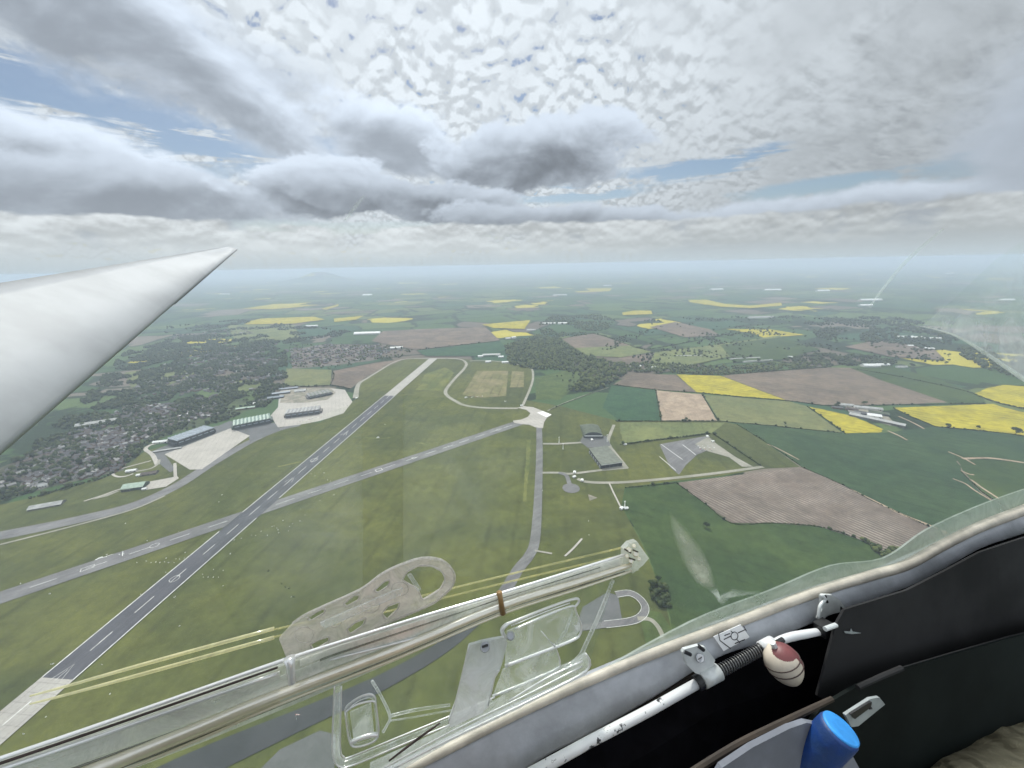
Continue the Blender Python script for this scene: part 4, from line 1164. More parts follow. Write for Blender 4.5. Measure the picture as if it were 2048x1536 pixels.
H_(322, 885, 34, 12, 4, 15, "whitewall", "white", "white roofed huts at the left end of the blue roofed hangar")
H_(336, 901, 60, 7, 3.5, 22, "greywall", "greyroof2", "narrow grey shed on the edge of the large apron")
H_(195, 849, 92, 20, 8, 30, "whitewall", "greyroof2", "long pale roofed school hall among the town trees", name="hall", cat="hall")
H_(264, 943, 20, 9, 4, 18, "whitewall", "white", "white roofed hut inside the U shaped path", name="hut", cat="hut")
H_(283, 951, 16, 8, 3.5, 18, "whitewall", "white", "small white hut beside the pale lane", name="hut", cat="hut")
H_(300, 948, 30, 14, 3.5, 18, "greywall", "tile", "brown roofed hut beside the pale lane", name="hut", cat="hut")
H_(272, 975, 40, 24, 6, 14, "greenwall", "mint", "pale green roofed building by the small concrete stand", name="building", cat="building", win=6)
H_(256, 980, 16, 14, 5, 14, "darkwall", "moss", "dark annexe beside the pale green roofed building", name="building", cat="building")
H_(290, 979, 8, 6, 3, 14, "whitewall", "white", "small white hut in front of the pale green roofed building", name="hut", cat="hut")
H_(95, 1012, 50, 18, 3, 22, "greywall", "greyroof2", "low pale roofed bunker in the grass left of the path", name="bunker", cat="bunker", win=0)
# mounded hangar: a barrel roof grown over with moss
p0, p1 = G(1167, 876), G(1207, 876)
x = (p1 - p0); L = x.length; x.normalize(); y = Vector((-x.y, x.x, 0))
e = empty("shelter", p0, "mounded hangar with dark mossy barrel roof", "hangar", None, math.atan2(x.y, x.x))
Rb, dep = L / 2, 88
rings = []
for j in range(9):
    yy = dep * j / 8
    hgt = 17 * (1 if j < 6 else (1 - .22 * (j - 5) ** 1.3))
    rings.append([(Rb - math.cos(math.pi * k / 20) * Rb, yy, math.sin(math.pi * k / 20) ** .8 * hgt) for k in range(21)])
MB().loft(rings, closed=False).build("roof", M["moss"], e, smooth=True)
MB().add([(Rb - math.cos(math.pi * k / 20) * Rb * .98, .6, math.sin(math.pi * k / 20) ** .8 * 16.6) for k in range(21)], [tuple(range(21))]).build("wall", M["darkwall"], e)
MB().box((Rb, -.2, 6.4), (L * .9, .8, 2.8)).build("fascia", M["white"], e)
for k in range(4): MB().box((L * (.2 + .2 * k), .2, 2.1), (L * .17, .6, 4)).build("door", M["darkwall"], e)
# flat roofed hangar
c4 = [G(1202, 938), G(1244, 932), G(1214, 899), G(1178, 905)]
e = empty("hangar", c4[0], "flat roofed grey green hangar with dark front facing the pale lane", "hangar")
lc = [p - c4[0] for p in c4]
def prism(pts, z0, z1): return MB().add([(p.x, p.y, z0) for p in pts] + [(p.x, p.y, z1) for p in pts], [(3, 2, 1, 0), (4, 5, 6, 7), (0, 1, 5, 4), (1, 2, 6, 5), (2, 3, 7, 6), (3, 0, 4, 7)])
cc = sum(lc, Vector()) / 4
prism(lc, -.2, 10).build("wall", M["darkwall"], e)
prism([cc + (p - cc) * 1.03 for p in lc], 10.02, 11.2).build("roof", M["moss2"], e)
a_, b_ = lc[0], lc[1]
dd = (b_ - a_).normalized(); nn = Vector((dd.y, -dd.x, 0))
mid = (a_ + b_) / 2
MB().box(mid + nn * .9 + Vector((0, 0, 10.3)), ((b_ - a_).length * 1.02, .8, 1.3), rz=math.atan2(dd.y, dd.x)).build("fascia", M["white"], e)
for k in range(5):
    MB().box(a_.lerp(b_, (k + .5) / 5) + nn * .3 + Vector((0, 0, 4)), ((b_ - a_).length * .17, .5, 8), rz=math.atan2(dd.y, dd.x)).build("door", M["pane"], e)
for k in range(6):
    q_ = lc[3].lerp(lc[0], (k + .5) / 6); d3 = (lc[0] - lc[3]).normalized()
    MB().box(q_ - Vector((-d3.y, d3.x, 0)) * .9 + Vector((0, 0, 3)), (6, 1.6, 6), rz=math.atan2(d3.y, d3.x)).build("buttress", M["doorw"], e)
for (u, v, lab) in [(1149, 946, "tiny pale hut at the track junction, upper one"), (1148, 955, "tiny pale hut at the track junction, lower one"), (1164, 962, "tiny pale hut at the start of the lane"),
                    (1250, 890, "tiny white hut at the left end of the thick hedge"), (1415, 874, "white hut at the top corner of the vehicle park"), (1425, 884, "white hut on the broken concrete of the vehicle park"), (1184, 881, "low white hut between the two hangars on the right"), (1252, 1018, "tiny white hut at the foot of the narrow white path"), (1243, 1018, "grey cabinet hut at the end of the narrow white path"), (713, 797, "tiny white hut at the bend of the perimeter track"), (1043, 812, "tiny white hut beside the turning pad"), (931, 796, "tiny white hut by the loop track bend")]:
    H_(u, v, 7, 5, 3, random.uniform(0, 90), "whitewall", "white", lab, name="hut", cat="hut", win=1)
# the farm
for (u, v, L, Wd, h, dg, wl, rf, lab) in [
    (1752, 842, 120, 17, 6, -51, "greywall", "greyroof2", "long pale roofed poultry shed at the near end of the farm"),
    (1747, 834, 32, 20, 6, -30, "whitewall", "white", "white roofed barn beside the long poultry shed"),
    (1731, 830, 52, 18, 6, -40, "darkwall", "slate", "dark roofed barn above the long poultry shed"),
    (1735, 818, 70, 16, 5, -22, "whitewall", "greyroof2", "long pale roofed barn on the far side of the farm"),
    (1757, 829, 44, 18, 6, -34, "darkwall", "moss", "mossy roofed barn right of the dark barn"),
    (1703, 820, 30, 12, 5, -30, "brickwall", "tile", "brown tiled farmhouse in the middle of the farm"),
    (1693, 812, 34, 14, 5, -20, "whitewall", "greyroof2", "pale roofed barn at the back of the farm"),
    (1674, 817, 26, 12, 5, -30, "brickwall", "slate", "slate roofed cottage at the left end of the farm"),
    (1709, 828, 26, 12, 5, -50, "greywall", "greyroof", "grey lean barn by the yellow wedge")]:
    H_(u, v, L, Wd, h, dg, wl, rf, lab, name="barn", cat="barn")
PAD([(1690, 812), (1730, 810), (1770, 826), (1790, 848), (1780, 852), (1730, 836), (1700, 828)], 0.9, "yard", "stony farmyard between the barns", "yard", name="farmyard")
# far barns and sheds
FAR = [(735, 668, 180, 40, 8, 4, "wide white roofed glasshouse beyond the runway end"), (624, 653, 90, 20, 7, 8, "small white roofed barn below the broad yellow field"), (793, 697, 70, 18, 7, 12, "white roofed barn among the houses"),
       (983, 711, 92, 20, 6, 2, "long pale roofed barn right of the runway end"), (961, 714, 26, 14, 6, 0, "white barn at the left end of the long pale barn"), (1002, 715, 26, 14, 6, 0, "white barn at the right end of the long pale barn"),
       (976, 725, 26, 14, 6, 20, "white shed below the long pale barn, left one"), (1010, 726, 30, 14, 6, 8, "white shed below the long pale barn, right one"),
       (1027, 677, 30, 18, 9, 30, "white farmhouse at the edge of the wood"), (1016, 678, 30, 14, 6, 10, "white barn beside the farmhouse at the edge of the wood"),
       (1098, 648, 100, 22, 7, 2, "far white roofed shed in the far wood, left one"), (1125, 648, 70, 24, 8, 2, "far white roofed shed in the far wood, right one"), (1062, 661, 60, 16, 6, 5, "pale shed below the pale yellow field"),
       (1740, 733, 66, 26, 7, -4, "bright white shed above the large ploughed field"), (1762, 731, 60, 16, 6, -4, "pale shed right of the bright white shed"), (1803, 735, 40, 12, 5, -5, "small pale shed in the green field"), (1580, 716, 16, 12, 7, 0, "tiny white house in the far pastures"),
       (1809, 675, 90, 18, 6, -3, "long white shed far right, first of its row"), (1832, 676, 70, 18, 6, -3, "long white shed far right, middle of its row"), (1860, 678, 110, 18, 6, -3, "long white shed far right, last of its row"),
       (1819, 693, 28, 16, 6, 0, "white house below the row of long sheds, left one"), (1843, 698, 40, 16, 6, 0, "white house below the row of long sheds, middle one"), (1860, 699, 34, 14, 6, 0, "white house below the row of long sheds, right one"),
       (1731, 612, 120, 40, 9, 0, "white building in the far distance by the pale canopy line"), (1522, 636, 200, 34, 8, 0, "far pale factory roofs above the yellow field"),
       (1433, 580, 190, 60, 12, 0, "faint white warehouse near the horizon, left one"), (1545, 581, 240, 60, 12, 0, "faint white warehouse near the horizon, middle one"), (1645, 583, 170, 60, 12, 0, "faint white warehouse near the horizon, right one"),
       (1897, 548, 200, 80, 14, 0, "faint white warehouse close under the horizon at the right"), (2012, 601, 150, 40, 9, 0, "faint white barn at the far right"), (735, 591, 150, 60, 10, 0, "faint white barn near the horizon in the middle"),
       (1215, 572, 160, 60, 12, 0, "faint pale warehouse close to the horizon in the middle"), (1740, 601, 230, 50, 9, 0, "faint white barn near the pale canopy line"), (1120, 591, 200, 50, 9, 0, "faint pale barn far beyond the wood"),
       (1375, 713, 130, 12, 4, -2, "long low pale glasshouse in the far pastures"), (1490, 718, 150, 14, 4, 6, "long low shed in the far pastures, upper one"), (1515, 723, 150, 12, 4, 8, "long low shed in the far pastures, lower one"), (1278, 734, 16, 12, 6, 0, "white cottage under the tree belt"), (1306, 737, 20, 12, 6, 0, "white cottage at the left end of the tree belt"),
       (449, 589, 200, 40, 9, 0, "faint white barn near the wing tip")]
for (u, v, L, Wd, h, dg, lab) in FAR:
    H_(u, v, L, Wd, h, dg, "whitewall", "white" if "white" in lab else "greyroof2", lab, name="barn", cat="barn", win=2)

# houses: four kinds, small and many
def house_mesh(L, Wd, h, wall, roof):
    mb = MB(); X, Y = L / 2, Wd / 2; rise = Wd * .38
    mb.add([(-X, -Y, -.5), (X, -Y, -.5), (X, Y, -.5), (-X, Y, -.5), (-X, -Y, h), (X, -Y, h), (X, Y, h), (-X, Y, h), (-X, 0, h + rise), (X, 0, h + rise)],
           [(0, 1, 5, 4), (1, 2, 6, 9, 5), (2, 3, 7, 6), (3, 0, 4, 8, 7)], 0)
    for s_ in (-1, 1):
        mb.add([(-X - .4, s_ * (Y + .4), h - .1), (X + .4, s_ * (Y + .4), h - .1), (X + .4, 0, h + rise + .1), (-X - .4, 0, h + rise + .1)], [(0, 1, 2, 3)], 1)
    mb.box((X * .5, 0, h + rise + .4), (.9, .9, 1.4), 0)
    for i in (-.6, 0, .6):
        for z_ in (h * .28, h * .74): mb.box((X * i, -Y - .02, z_), (1.3, .1, 1.1), 2)
    o = mb.build("house", [M[wall], M[roof], M["pane"]])
    me = o.data; bpy.data.objects.remove(o); return me
HM = [house_mesh(11, 8, 5, "brickwall", "slate"), house_mesh(13, 8.5, 5, "brickwall", "tile"), house_mesh(10, 8, 5.2, "whitewall", "slate"), house_mesh(22, 8.5, 5, "brickwall", "slate"), house_mesh(14, 9, 4, "whitewall", "greyroof2")]
HN = 0
for pix, n, lab, grp, clump in [
    ([(45, 985), (60, 945), (130, 890), (240, 868), (262, 905), (240, 945), (110, 968)], 150, "small brick house in the town left of the hangars", "houses of the town beyond the wing", None),
    ([(170, 855), (250, 815), (420, 805), (440, 830), (340, 850), (262, 880)], 50, "small house among trees behind the blue roofed hangar", "houses among the trees behind the hangars", (0.012, -0.1, 7.0)),
    ([(380, 730), (480, 700), (570, 712), (560, 745), (460, 760), (390, 768)], 32, "far small house among trees beyond the paddocks", "far houses beyond the paddocks", (0.01, 0.0, 2.0)),
    ([(588, 697), (650, 690), (745, 692), (748, 716), (680, 724), (592, 733)], 68, "small house on the estate behind the runway end", "houses of the estate behind the runway end", None)]:
    for x, y in scatter(pix, n, 15, clump):
        o = bpy.data.objects.new("house", random.choices(HM, (6, 6, 1, 4, 0.6))[0]); COL.objects.link(o)
        o.location = (x, y, 0); o.rotation_euler.z = round(mnoise.noise(Vector((x / 160, y / 160, 1))) * 4) * .6 + random.choice((0, math.pi / 2)) + random.uniform(-.1, .1)
        tag(o, lab, "house", grp); HN += 1
# the rest of the town: past the nearest houses nobody could tell them apart
rest = MB()
def add_house(mb, x, y, rz, k):
    L_, W_, h_ = ((11, 8, 5), (13, 8.5, 5), (22, 9, 5), (16, 9, 4))[k % 4]; X, Y = L_ / 2, W_ / 2; rise = W_ * .38
    ca, sa = math.cos(rz), math.sin(rz)
    tr_ = lambda q: (x + q[0] * ca - q[1] * sa, y + q[0] * sa + q[1] * ca, q[2])
    mb.add([tr_(q) for q in [(-X, -Y, -.5), (X, -Y, -.5), (X, Y, -.5), (-X, Y, -.5), (-X, -Y, h_), (X, -Y, h_), (X, Y, h_), (-X, Y, h_), (-X, 0, h_ + rise), (X, 0, h_ + rise)]], [(0, 1, 5, 4), (1, 2, 6, 9, 5), (2, 3, 7, 6), (3, 0, 4, 8, 7)], k % 2)
    for s_ in (-1, 1):
        mb.add([tr_(q) for q in [(-X - .4, s_ * (Y + .4), h_ - .1), (X + .4, s_ * (Y + .4), h_ - .1), (X + .4, 0, h_ + rise + .1), (-X - .4, 0, h_ + rise + .1)]], [(0, 1, 2, 3)], 2 + (k * 7) % 4)
kk = 0
for pix, n, clump in [([(-100, 1015), (30, 930), (170, 850), (262, 815), (430, 800), (440, 832), (345, 852), (262, 895), (240, 940), (110, 968), (40, 988)], 400, (0.009, -0.12, 3.3)),
                      ([(240, 800), (330, 730), (480, 690), (575, 700), (560, 770), (430, 800)], 330, (0.008, -0.02, 8.1)), ([(582, 698), (650, 688), (752, 690), (820, 700), (752, 718), (584, 736)], 130, None),
                      ([(300, 740), (350, 670), (480, 655), (560, 690), (480, 730)], 160, (0.006, 0.08, 4.4))]:
    for x, y in scatter(pix, n, 13, clump):
        add_house(rest, x, y, mnoise.noise(Vector((x / 160, y / 160, 1))) * 3 + random.choice((0, 1.57)), kk); kk += 1
ro = rest.build("town_houses", [M["brickwall"], M["greywall"], M["slate"], M["tile"], M["slate"], M["greyroof"]], fix=False)
tag(ro, "mass of small distant houses filling the town among its trees", "houses", None, "stuff")
sheet("estate_ground", GP((582, 700), (650, 688), (752, 690), (755, 720), (680, 730), (584, 738)), 0.55, field_mat("estate_ground", (0.17, 0.14, 0.125), (0.10, 0.095, 0.07), patch=1 / 40), "brownish ground of the housing estate", "ground")
sheet("town_ground", GP((30, 992), (55, 940), (130, 885), (250, 862), (268, 905), (245, 942), (110, 972)), 0.5, field_mat("town_ground", (0.13, 0.12, 0.11), (0.06, 0.075, 0.045), patch=1 / 30), "streets and gardens of the town", "ground")
sheet("town_ground", GP((-200, 1060), (30, 992), (55, 940), (220, 850), (300, 790), (430, 800), (540, 800), (460, 838), (345, 868), (300, 888), (250, 940), (100, 975)), 0.4, field_mat("park_ground", (0.075, 0.10, 0.04), (0.05, 0.065, 0.035), patch=1 / 40), "grassy ground under the trees behind the hangars", "ground")

# ------------------------------------------------------------------ small things on the airfield
def glider_parked(p, rz, label):
    e = empty("parked_glider", (p.x, p.y, .0), label, "glider", None, rz)
    prof = [(-3.2, .10, .75), (-2.6, .30, .75), (-1.4, .42, .78), (0, .34, .8), (1.6, .16, .85), (3.8, .1, .95)]
    MB().loft([[(x_, r_ * math.cos(2 * math.pi * k / 10), z_ + r_ * math.sin(2 * math.pi * k / 10)) for k in range(10)] for x_, r_, z_ in prof]).build("fuselage", M["marker"], e, smooth=True)
    for s_ in (-1, 1):
        MB().loft([[(-.6, s_ * .3, .95), (0, s_ * .3, 1.08), (.5, s_ * .3, .96)], [(-.35, s_ * 8, 1.25), (-.1, s_ * 8, 1.3), (.1, s_ * 8, 1.25)]]).build("wing", M["marker"], e)
    MB().box((3.7, 0, 1.6), (.8, .1, 1.5)).box((3.8, 0, 2.3), (.6, 2.8, .08)).build("tailplane", M["marker"], e)
    return e
a_, b_ = G(203, 1117), G(224, 1110)
d_ = math.atan2(b_.y - a_.y, b_.x - a_.x)
glider_parked((a_ + b_) / 2, d_ + math.pi / 2, "white glider parked at the edge of the second runway")
a2, b2 = G(245, 1113), G(246, 1104)
glider_parked((a2 + b2) / 2, math.atan2(b2.y - a2.y, b2.x - a2.x) + math.pi / 2, "second white glider with wings pointing across the second runway")
glider_parked(G(1010, 803), 0.4, "tiny white aircraft parked on the grass by the perimeter track")
def vehicle(name, p, rz, dims, label, cat, mat, group=None):
    L, Wd, h = dims
    e = empty(name, (p.x, p.y, 0), label, cat, group, rz)
    prof = [(-L / 2, .4), (-L / 2, h * .55), (-L * .32, h * .6), (-L * .22, h), (L * .36, h), (L * .48, h * .6), (L / 2, .4)]
    MB().loft([[(x_, s_ * Wd / 2, z_) for x_, z_ in prof] for s_ in (-1, 1)]).build("body", mat, e)
    for sx_ in (-.3, .3):
        for sy_ in (-1, 1): MB().tube([(L * sx_, sy_ * Wd * .5, .35), (L * sx_, sy_ * Wd * .38, .35)], .35, 10).build("wheel", M["pane"], e)
    MB().box((-L * .27, 0, h * .8), (.12, Wd * .8, h * .25)).build("windscreen", M["pane"], e)
    return e
vehicle("trailer", G(199, 1118), d_, (9, 2.2, 2.2), "low white glider trailer beside the parked glider", "trailer", M["marker"])
vehicle("truck", G(756, 876), .3, (7, 2.6, 3), "white truck on the worn grass strip across the main runway", "truck", M["marker"])
M["carp"] = [plain("car_paint_%s" % n, c, .35, var=.05) for n, c in (("silver", (.45, .46, .48)), ("dark", (.03, .035, .045)), ("red", (.3, .03, .02)), ("white", (.75, .75, .74)))]
for i in range(12):
    vehicle("parked_car", G(935 + i * 2.7, 795 - (i % 3) * 1.2), .2 + .1 * (i % 3), (4.3, 1.8, 1.45), "small car parked in the cluster below the straw strip", "car", M["carp"][i % 4], "cars parked below the straw strip")
for i in range(14):
    vehicle("parked_car", G(1396 + i * 2.4 + (i % 2), 893 + (i % 4) * 3), .9, (4.3, 1.8, 1.45), "small car standing on the vehicle park", "car", M["carp"][(i * 3) % 4], "cars on the vehicle park")
for i in range(8):
    vehicle("parked_car", G(600 + i * 6, 843 - i * 1.2), .25, (4.3, 1.8, 1.45), "small car parked in front of the grey hangar", "car", M["carp"][(i * 3 + 1) % 4], "cars in front of the grey hangar")
# windsock
p = G(594, 1441)
e = empty("windsock", p, "red and white windsock on a thin pole beside the taxiway", "windsock")
MB().tube([(0, 0, 0), (0, 0, 9)], [.16, .1], 8).build("pole", M["marker"], e)
for k in range(5):
    mat_ = M["marker"] if k % 2 else M["carp"][2]
    MB().tube([(.3 + k * .9, 0, 8.8 - k * .08), (1.2 + k * .9, 0, 8.72 - k * .08)], [.62 - k * .08, .54 - k * .08], 12, cap=False).build("sock_band", mat_, e)
def mast(u, v, h, lab, arms=3):
    e = empty("mast", G(u, v), lab, "mast")
    lg = MB()
    for k in range(4):
        sx_, sy_ = (1, 1, -1, -1)[k], (1, -1, -1, 1)[k]
        lg.tube([(sx_ * 1.1, sy_ * 1.1, 0), (sx_ * .35, sy_ * .35, h)], .16, 6)
    for j in range(6):
        z_ = h * (j + .5) / 6; w_ = 1.1 - .75 * (j + .5) / 6
        lg.box((0, 0, z_), (w_ * 2, w_ * 2, .18))
    lg.build("lattice", M["marker"], e)
    MB().box((0, 0, h + .5), (3.4, 1.2, 1.4)).build("lamp_head", M["marker"], e)
mast(1126, 899, 16, "white lattice mast left of the mounded hangar, nearer one")
mast(1118, 886, 16, "white lattice mast left of the mounded hangar, farther one")
mast(1214, 884, 20, "white lattice mast beside the mounded hangar's right corner")
mast(1249, 1016, 14, "lattice mast at the end of the narrow white path")
# white marker boards beside the runways
dots = [(925, 228), (955, 238), (985, 235), (1010, 238), (1040, 233), (1065, 238), (1100, 238), (1050, 210), (1112, 214), (1170, 175), (1135, 215), (1165, 210), (1190, 200), (865, 238), (1280, 312), (1285, 330), (1315, 330), (1348, 330), (1380, 330), (1410, 288), (1350, 282), (1410, 385), (1455, 182), (1525, 85), (1048, 300), (890, 438), (1100, 458), (1108, 452), (1135, 638), (335, 878), (315, 435), (645, 882), (695, 1068), (290, 1213), (1590, 65), (1615, 65), (1690, 65), (1720, 10), (1750, 20), (1830, 10), (1480, 95), (1840, 455), (130, 370), (1130, 40), (1650, 40), (1760, 50), (930, 100), (450, 820), (320, 880), (150, 1320)]
dpx = [(x_ * .3165, 1050 + y_ * .3165) for x_, y_ in dots] + [(251, 1047), (602, 1018), (640, 1001), (668, 990), (566, 1041), (585, 1048), (600, 1042), (548, 1052), (610, 1030), (556, 1060), (577, 1062), (770, 849), (757, 828), (742, 845), (900, 940), (1085, 981), (1177, 1042), (1178, 1070), (642, 938), (438, 1004), (444, 990), (630, 952), (648, 946), (622, 948), (655, 960), (661, 962)]
mbd = MB().add([(-1, -.45, 0), (1, -.45, 0), (1, .45, 0), (-1, .45, 0), (-.9, 0, 1.1), (.9, 0, 1.1)], [(0, 1, 5, 4), (2, 3, 4, 5), (0, 4, 3), (1, 2, 5), (3, 2, 1, 0)])
proto = mbd.build("runway_marker", M["marker"])
for i, (u, v) in enumerate(dpx):
    o = proto if i == 0 else proto.copy()
    if i: COL.objects.link(o)
    o.location = G(u, v, 0.3); o.rotation_euler.z = random.uniform(0, 3.1)
    o.scale = (random.uniform(.6, 1.1),) * 3
    tag(o, "small white wedge shaped marker board in the grass beside the runways", "marker", "marker boards beside the runways")
# ------------------------------------------------------------------ the glider round the camera
def K(x, y, z): return CX * x + CY * y + CZ * z
glider = empty("glider", EYE, "white two seat glider whose cockpit sill, clear sliding window and wing frame the view", "glider")
PN = Vector((-0.2915, 0.0, 0.956)); PD = 0.431          # the flat side of the canopy, in cockpit axes
PA = Vector((0.944, 0.158, 0.288)); PU = Vector((-0.151, 0.987, -0.046))
def W3(u, v, off=0.0):
    d_ = Vector(((u - 1024) / FPX, (768 - v) / FPX, 1.0))
    t = (PD - off) / d_.dot(PN)
    return d_ * t, t
def W(u, v, off=0.0):
    p, _ = W3(u, v, off); return K(*p)
def WL(pix, off=0.0): return [W(u, v, off) for u, v in pix]
def rpx(px, u, off=0.0): return px / FPX * W3(u, 1200, off)[1]
NW = K(*PN)
def wtube(pix, px, off=0.0, n=8, smooth_n=0, mb=None):
    pts = WL(pix, off)
    if smooth_n: pts = smooth_path(pts, smooth_n)
    us = [p[0] for p in pix]
    rs = []
    for i in range(len(pts)):
        t = i / (len(pts) - 1) * (len(us) - 1); k = int(min(t, len(us) - 2))
        q_ = px if not isinstance(px, (list, tuple)) else px[k] + (px[k + 1] - px[k]) * (t - k)
        rs.append(rpx(q_, us[k] + (us[k + 1] - us[k]) * (t - k), off))
    return (mb or MB()).tube(pts, rs, n)
def wplate(pix, thick, off=0.0, holes=(), mb=None):
    return (mb or MB()).plate(WL(pix, off), thick, NW, [WL(h, off) for h in holes])

def clear_mat(name, c, alpha, rough=0.15, edge=0.0, streak=0.0, trans=0.5, var=0.5, scale=30, gloss=0.22):
    "clear or cloudy plastic: mostly lets the light straight through"
    mt = bpy.data.materials.new(name); mt.use_nodes = True; mt.node_tree.nodes.clear()
    g = NG(mt.node_tree)
    out = g.n("ShaderNodeOutputMaterial")
    tc = g.n("ShaderNodeTexCoord").outputs["Object"]
    nz = g.noise(tc, scale, 6, 0.65, 0.8)
    tr = g.n("ShaderNodeBsdfTransparent"); tr.inputs[0].default_value = (0.97, 0.985, 0.97, 1)
    df = g.n("ShaderNodeBsdfDiffuse"); df.inputs[0].default_value = (*c, 1)
    tl = g.n("ShaderNodeBsdfTranslucent"); tl.inputs[0].default_value = (*c, 1)
    m1 = g.n("ShaderNodeMixShader"); m1.inputs[0].default_value = trans
    g.put(m1.inputs[1], df.outputs[0]); g.put(m1.inputs[2], tl.outputs[0])
    gl = g.n("ShaderNodeBsdfGlossy"); gl.inputs["Roughness"].default_value = rough
    gl.inputs[0].default_value = (0.9, 0.9, 0.9, 1)
    m2 = g.n("ShaderNodeMixShader"); m2.inputs[0].default_value = gloss
    g.put(m2.inputs[1], m1.outputs[0]); g.put(m2.inputs[2], gl.outputs[0])
    m3 = g.n("ShaderNodeMixShader")
    lw = g.n("ShaderNodeLayerWeight"); lw.inputs[0].default_value = 0.35
    f = g.m("ADD", g.m("MULTIPLY", alpha, g.ss(nz, 0.3, 0.7, 1 - var, 1 + var)), g.m("MULTIPLY", lw.outputs["Facing"], edge), clamp=True)
    g.put(m3.inputs[0], f); g.put(m3.inputs[1], tr.outputs[0]); g.put(m3.inputs[2], m2.outputs[0])
    g.put(out.inputs[0], m3.outputs[0])
    return mt
M["canopy"] = clear_mat("canopy_perspex", (0.80, 0.84, 0.84), 0.008, 0.06, 0.035, var=0.9, scale=2.6, trans=0.6)
M["pane2"] = clear_mat("window_perspex", (0.72, 0.78, 0.74), 0.018, 0.1, 0.03, var=0.8, scale=25)
M["acryl"] = clear_mat("clear_acrylic", (0.88, 0.89, 0.90), 0.24, 0.10, 0.4, var=0.8, scale=34, trans=0.75)
M["acrylgrey"] = clear_mat("smoky_acrylic", (0.80, 0.81, 0.75), 0.58, 0.15, 0.2, var=0.5, scale=16, trans=0.6)
M["reflmauve"] = clear_mat("mauve_reflection", (0.72, 0.665, 0.63), 0.58, 0.3, 0.1, var=0.4, scale=40, trans=0.6)
M["acryllight"] = clear_mat("pale_acrylic", (0.86, 0.87, 0.90), 0.66, 0.2, 0.15, var=0.35, scale=30, trans=0.55)
M["edge"] = clear_mat("acrylic_edge_highlight", (0.97, 0.97, 0.97), 0.95, 0.22, 0.0, var=0.12, scale=40, trans=0.5, gloss=0.5)  # pale stand-in for the highlights along the clear edges
M["edgecream"] = clear_mat("cream_glare_edge", (0.98, 0.91, 0.70), 0.97, 0.22, 0.0, var=0.1, scale=30, trans=0.5, gloss=0.4)  # bright cream put in for the glare on the rail lip
M["railrefl"] = clear_mat("thin_rail_reflection", (0.90, 0.84, 0.52), 0.55, 0.15, 0.2, var=0.4, scale=22, trans=0.6)
M["seal"] = clear_mat("sealing_strip", (0.48, 0.55, 0.48), 0.42, 0.3, 0.1, var=0.3, scale=14)
M["pale_line"] = clear_mat("pale_line", (0.80, 0.84, 0.82), 0.40, 0.3, 0.1, var=0.5, scale=9)
M["cream"] = plain("cream_trim", (0.56, 0.515, 0.435), 0.5, var=.35, scale=18, bump=.1)
M["greyframe"] = plain("grey_painted_frame", (0.46, 0.48, 0.515), 0.34, var=.4, scale=11, bump=.12, lo=.3, hi=.7)
M["blackwall"] = plain("black_felt", (0.0045, 0.0045, 0.006), 0.95, var=.5, scale=40, spec=0.05)
M["panelgrey"] = plain("grey_brown_panel", (0.030, 0.030, 0.031), 0.8, var=.45, scale=6, spec=0.12)
M["panelgreen"] = plain("dark_green_panel", (0.0085, 0.0125, 0.0115), 0.75, var=.5, scale=5, spec=0.12)
M["console"] = plain("pale_grey_console", (0.20, 0.215, 0.25), 0.7, var=.3, scale=12, spec=.25)
M["bluegrip"] = plain("blue_grip", (0.003, 0.040, 0.21), 0.5, var=.45, scale=38, bump=.15, c2=(0.012, 0.045, 0.15))
M["bluelit"] = plain("lit_grip_end", (0.035, 0.31, 0.80), 0.5, var=.3, scale=55, bump=.1)  # same blue as the grip, painted brighter for its lit top
M["red"] = plain("red_knob", (0.20, 0.060, 0.062), 0.5, var=.25, scale=30)
M["creamknob"] = plain("cream_knob", (0.66, 0.58, 0.47), 0.5, var=.22, scale=35)
M["groove"] = plain("dark_groove", (0.06, 0.04, 0.035), 0.8)
M["blacksteel"] = plain("black_steel", (0.012, 0.012, 0.013), 0.4)
M["ink"] = plain("black_ink", (0.015, 0.015, 0.02), 0.7)
M["sticker"] = plain("white_sticker", (0.93, 0.94, 0.94), 0.5, var=.08, scale=40)
M["bracket"] = plain("pale_metal_bracket", (0.68, 0.71, 0.70), 0.35, metal=.2, var=.2, scale=30, bump=.1)
M["brass"] = plain("brown_peg", (0.33, 0.20, 0.08), 0.4, var=.3, scale=60)
M["brown"] = plain("brown_wood_trim", (0.045, 0.032, 0.022), 0.7, var=.4, scale=20)
M["slide"] = plain("grey_slide", (0.30, 0.33, 0.33), 0.5, var=.3, scale=20)
def chipped():
    mt, g, bs, out = new_mat("chipped_white_paint")
    tc = g.n("ShaderNodeTexCoord").outputs["Object"]
    a = g.noise(tc, 42, 5, 0.7); b = g.noise(tc, 9, 3)
    f = g.ss(g.m("ADD", a, g.m("MULTIPLY", g.m("SUBTRACT", b, .5), .35)), .60, .64)
    g.put(bs.inputs["Base Color"], g.mix(f, g.mix(b, (.60, .61, .62), (.74, .75, .75)), (.03, .03, .035)))
    bs.inputs["Roughness"].default_value = .4
    return mt
M["chip"] = chipped()
M["gel"] = plain("white_gelcoat", (0.385, 0.40, 0.415), 0.5, var=.16, scale=1.6, spec=.25)

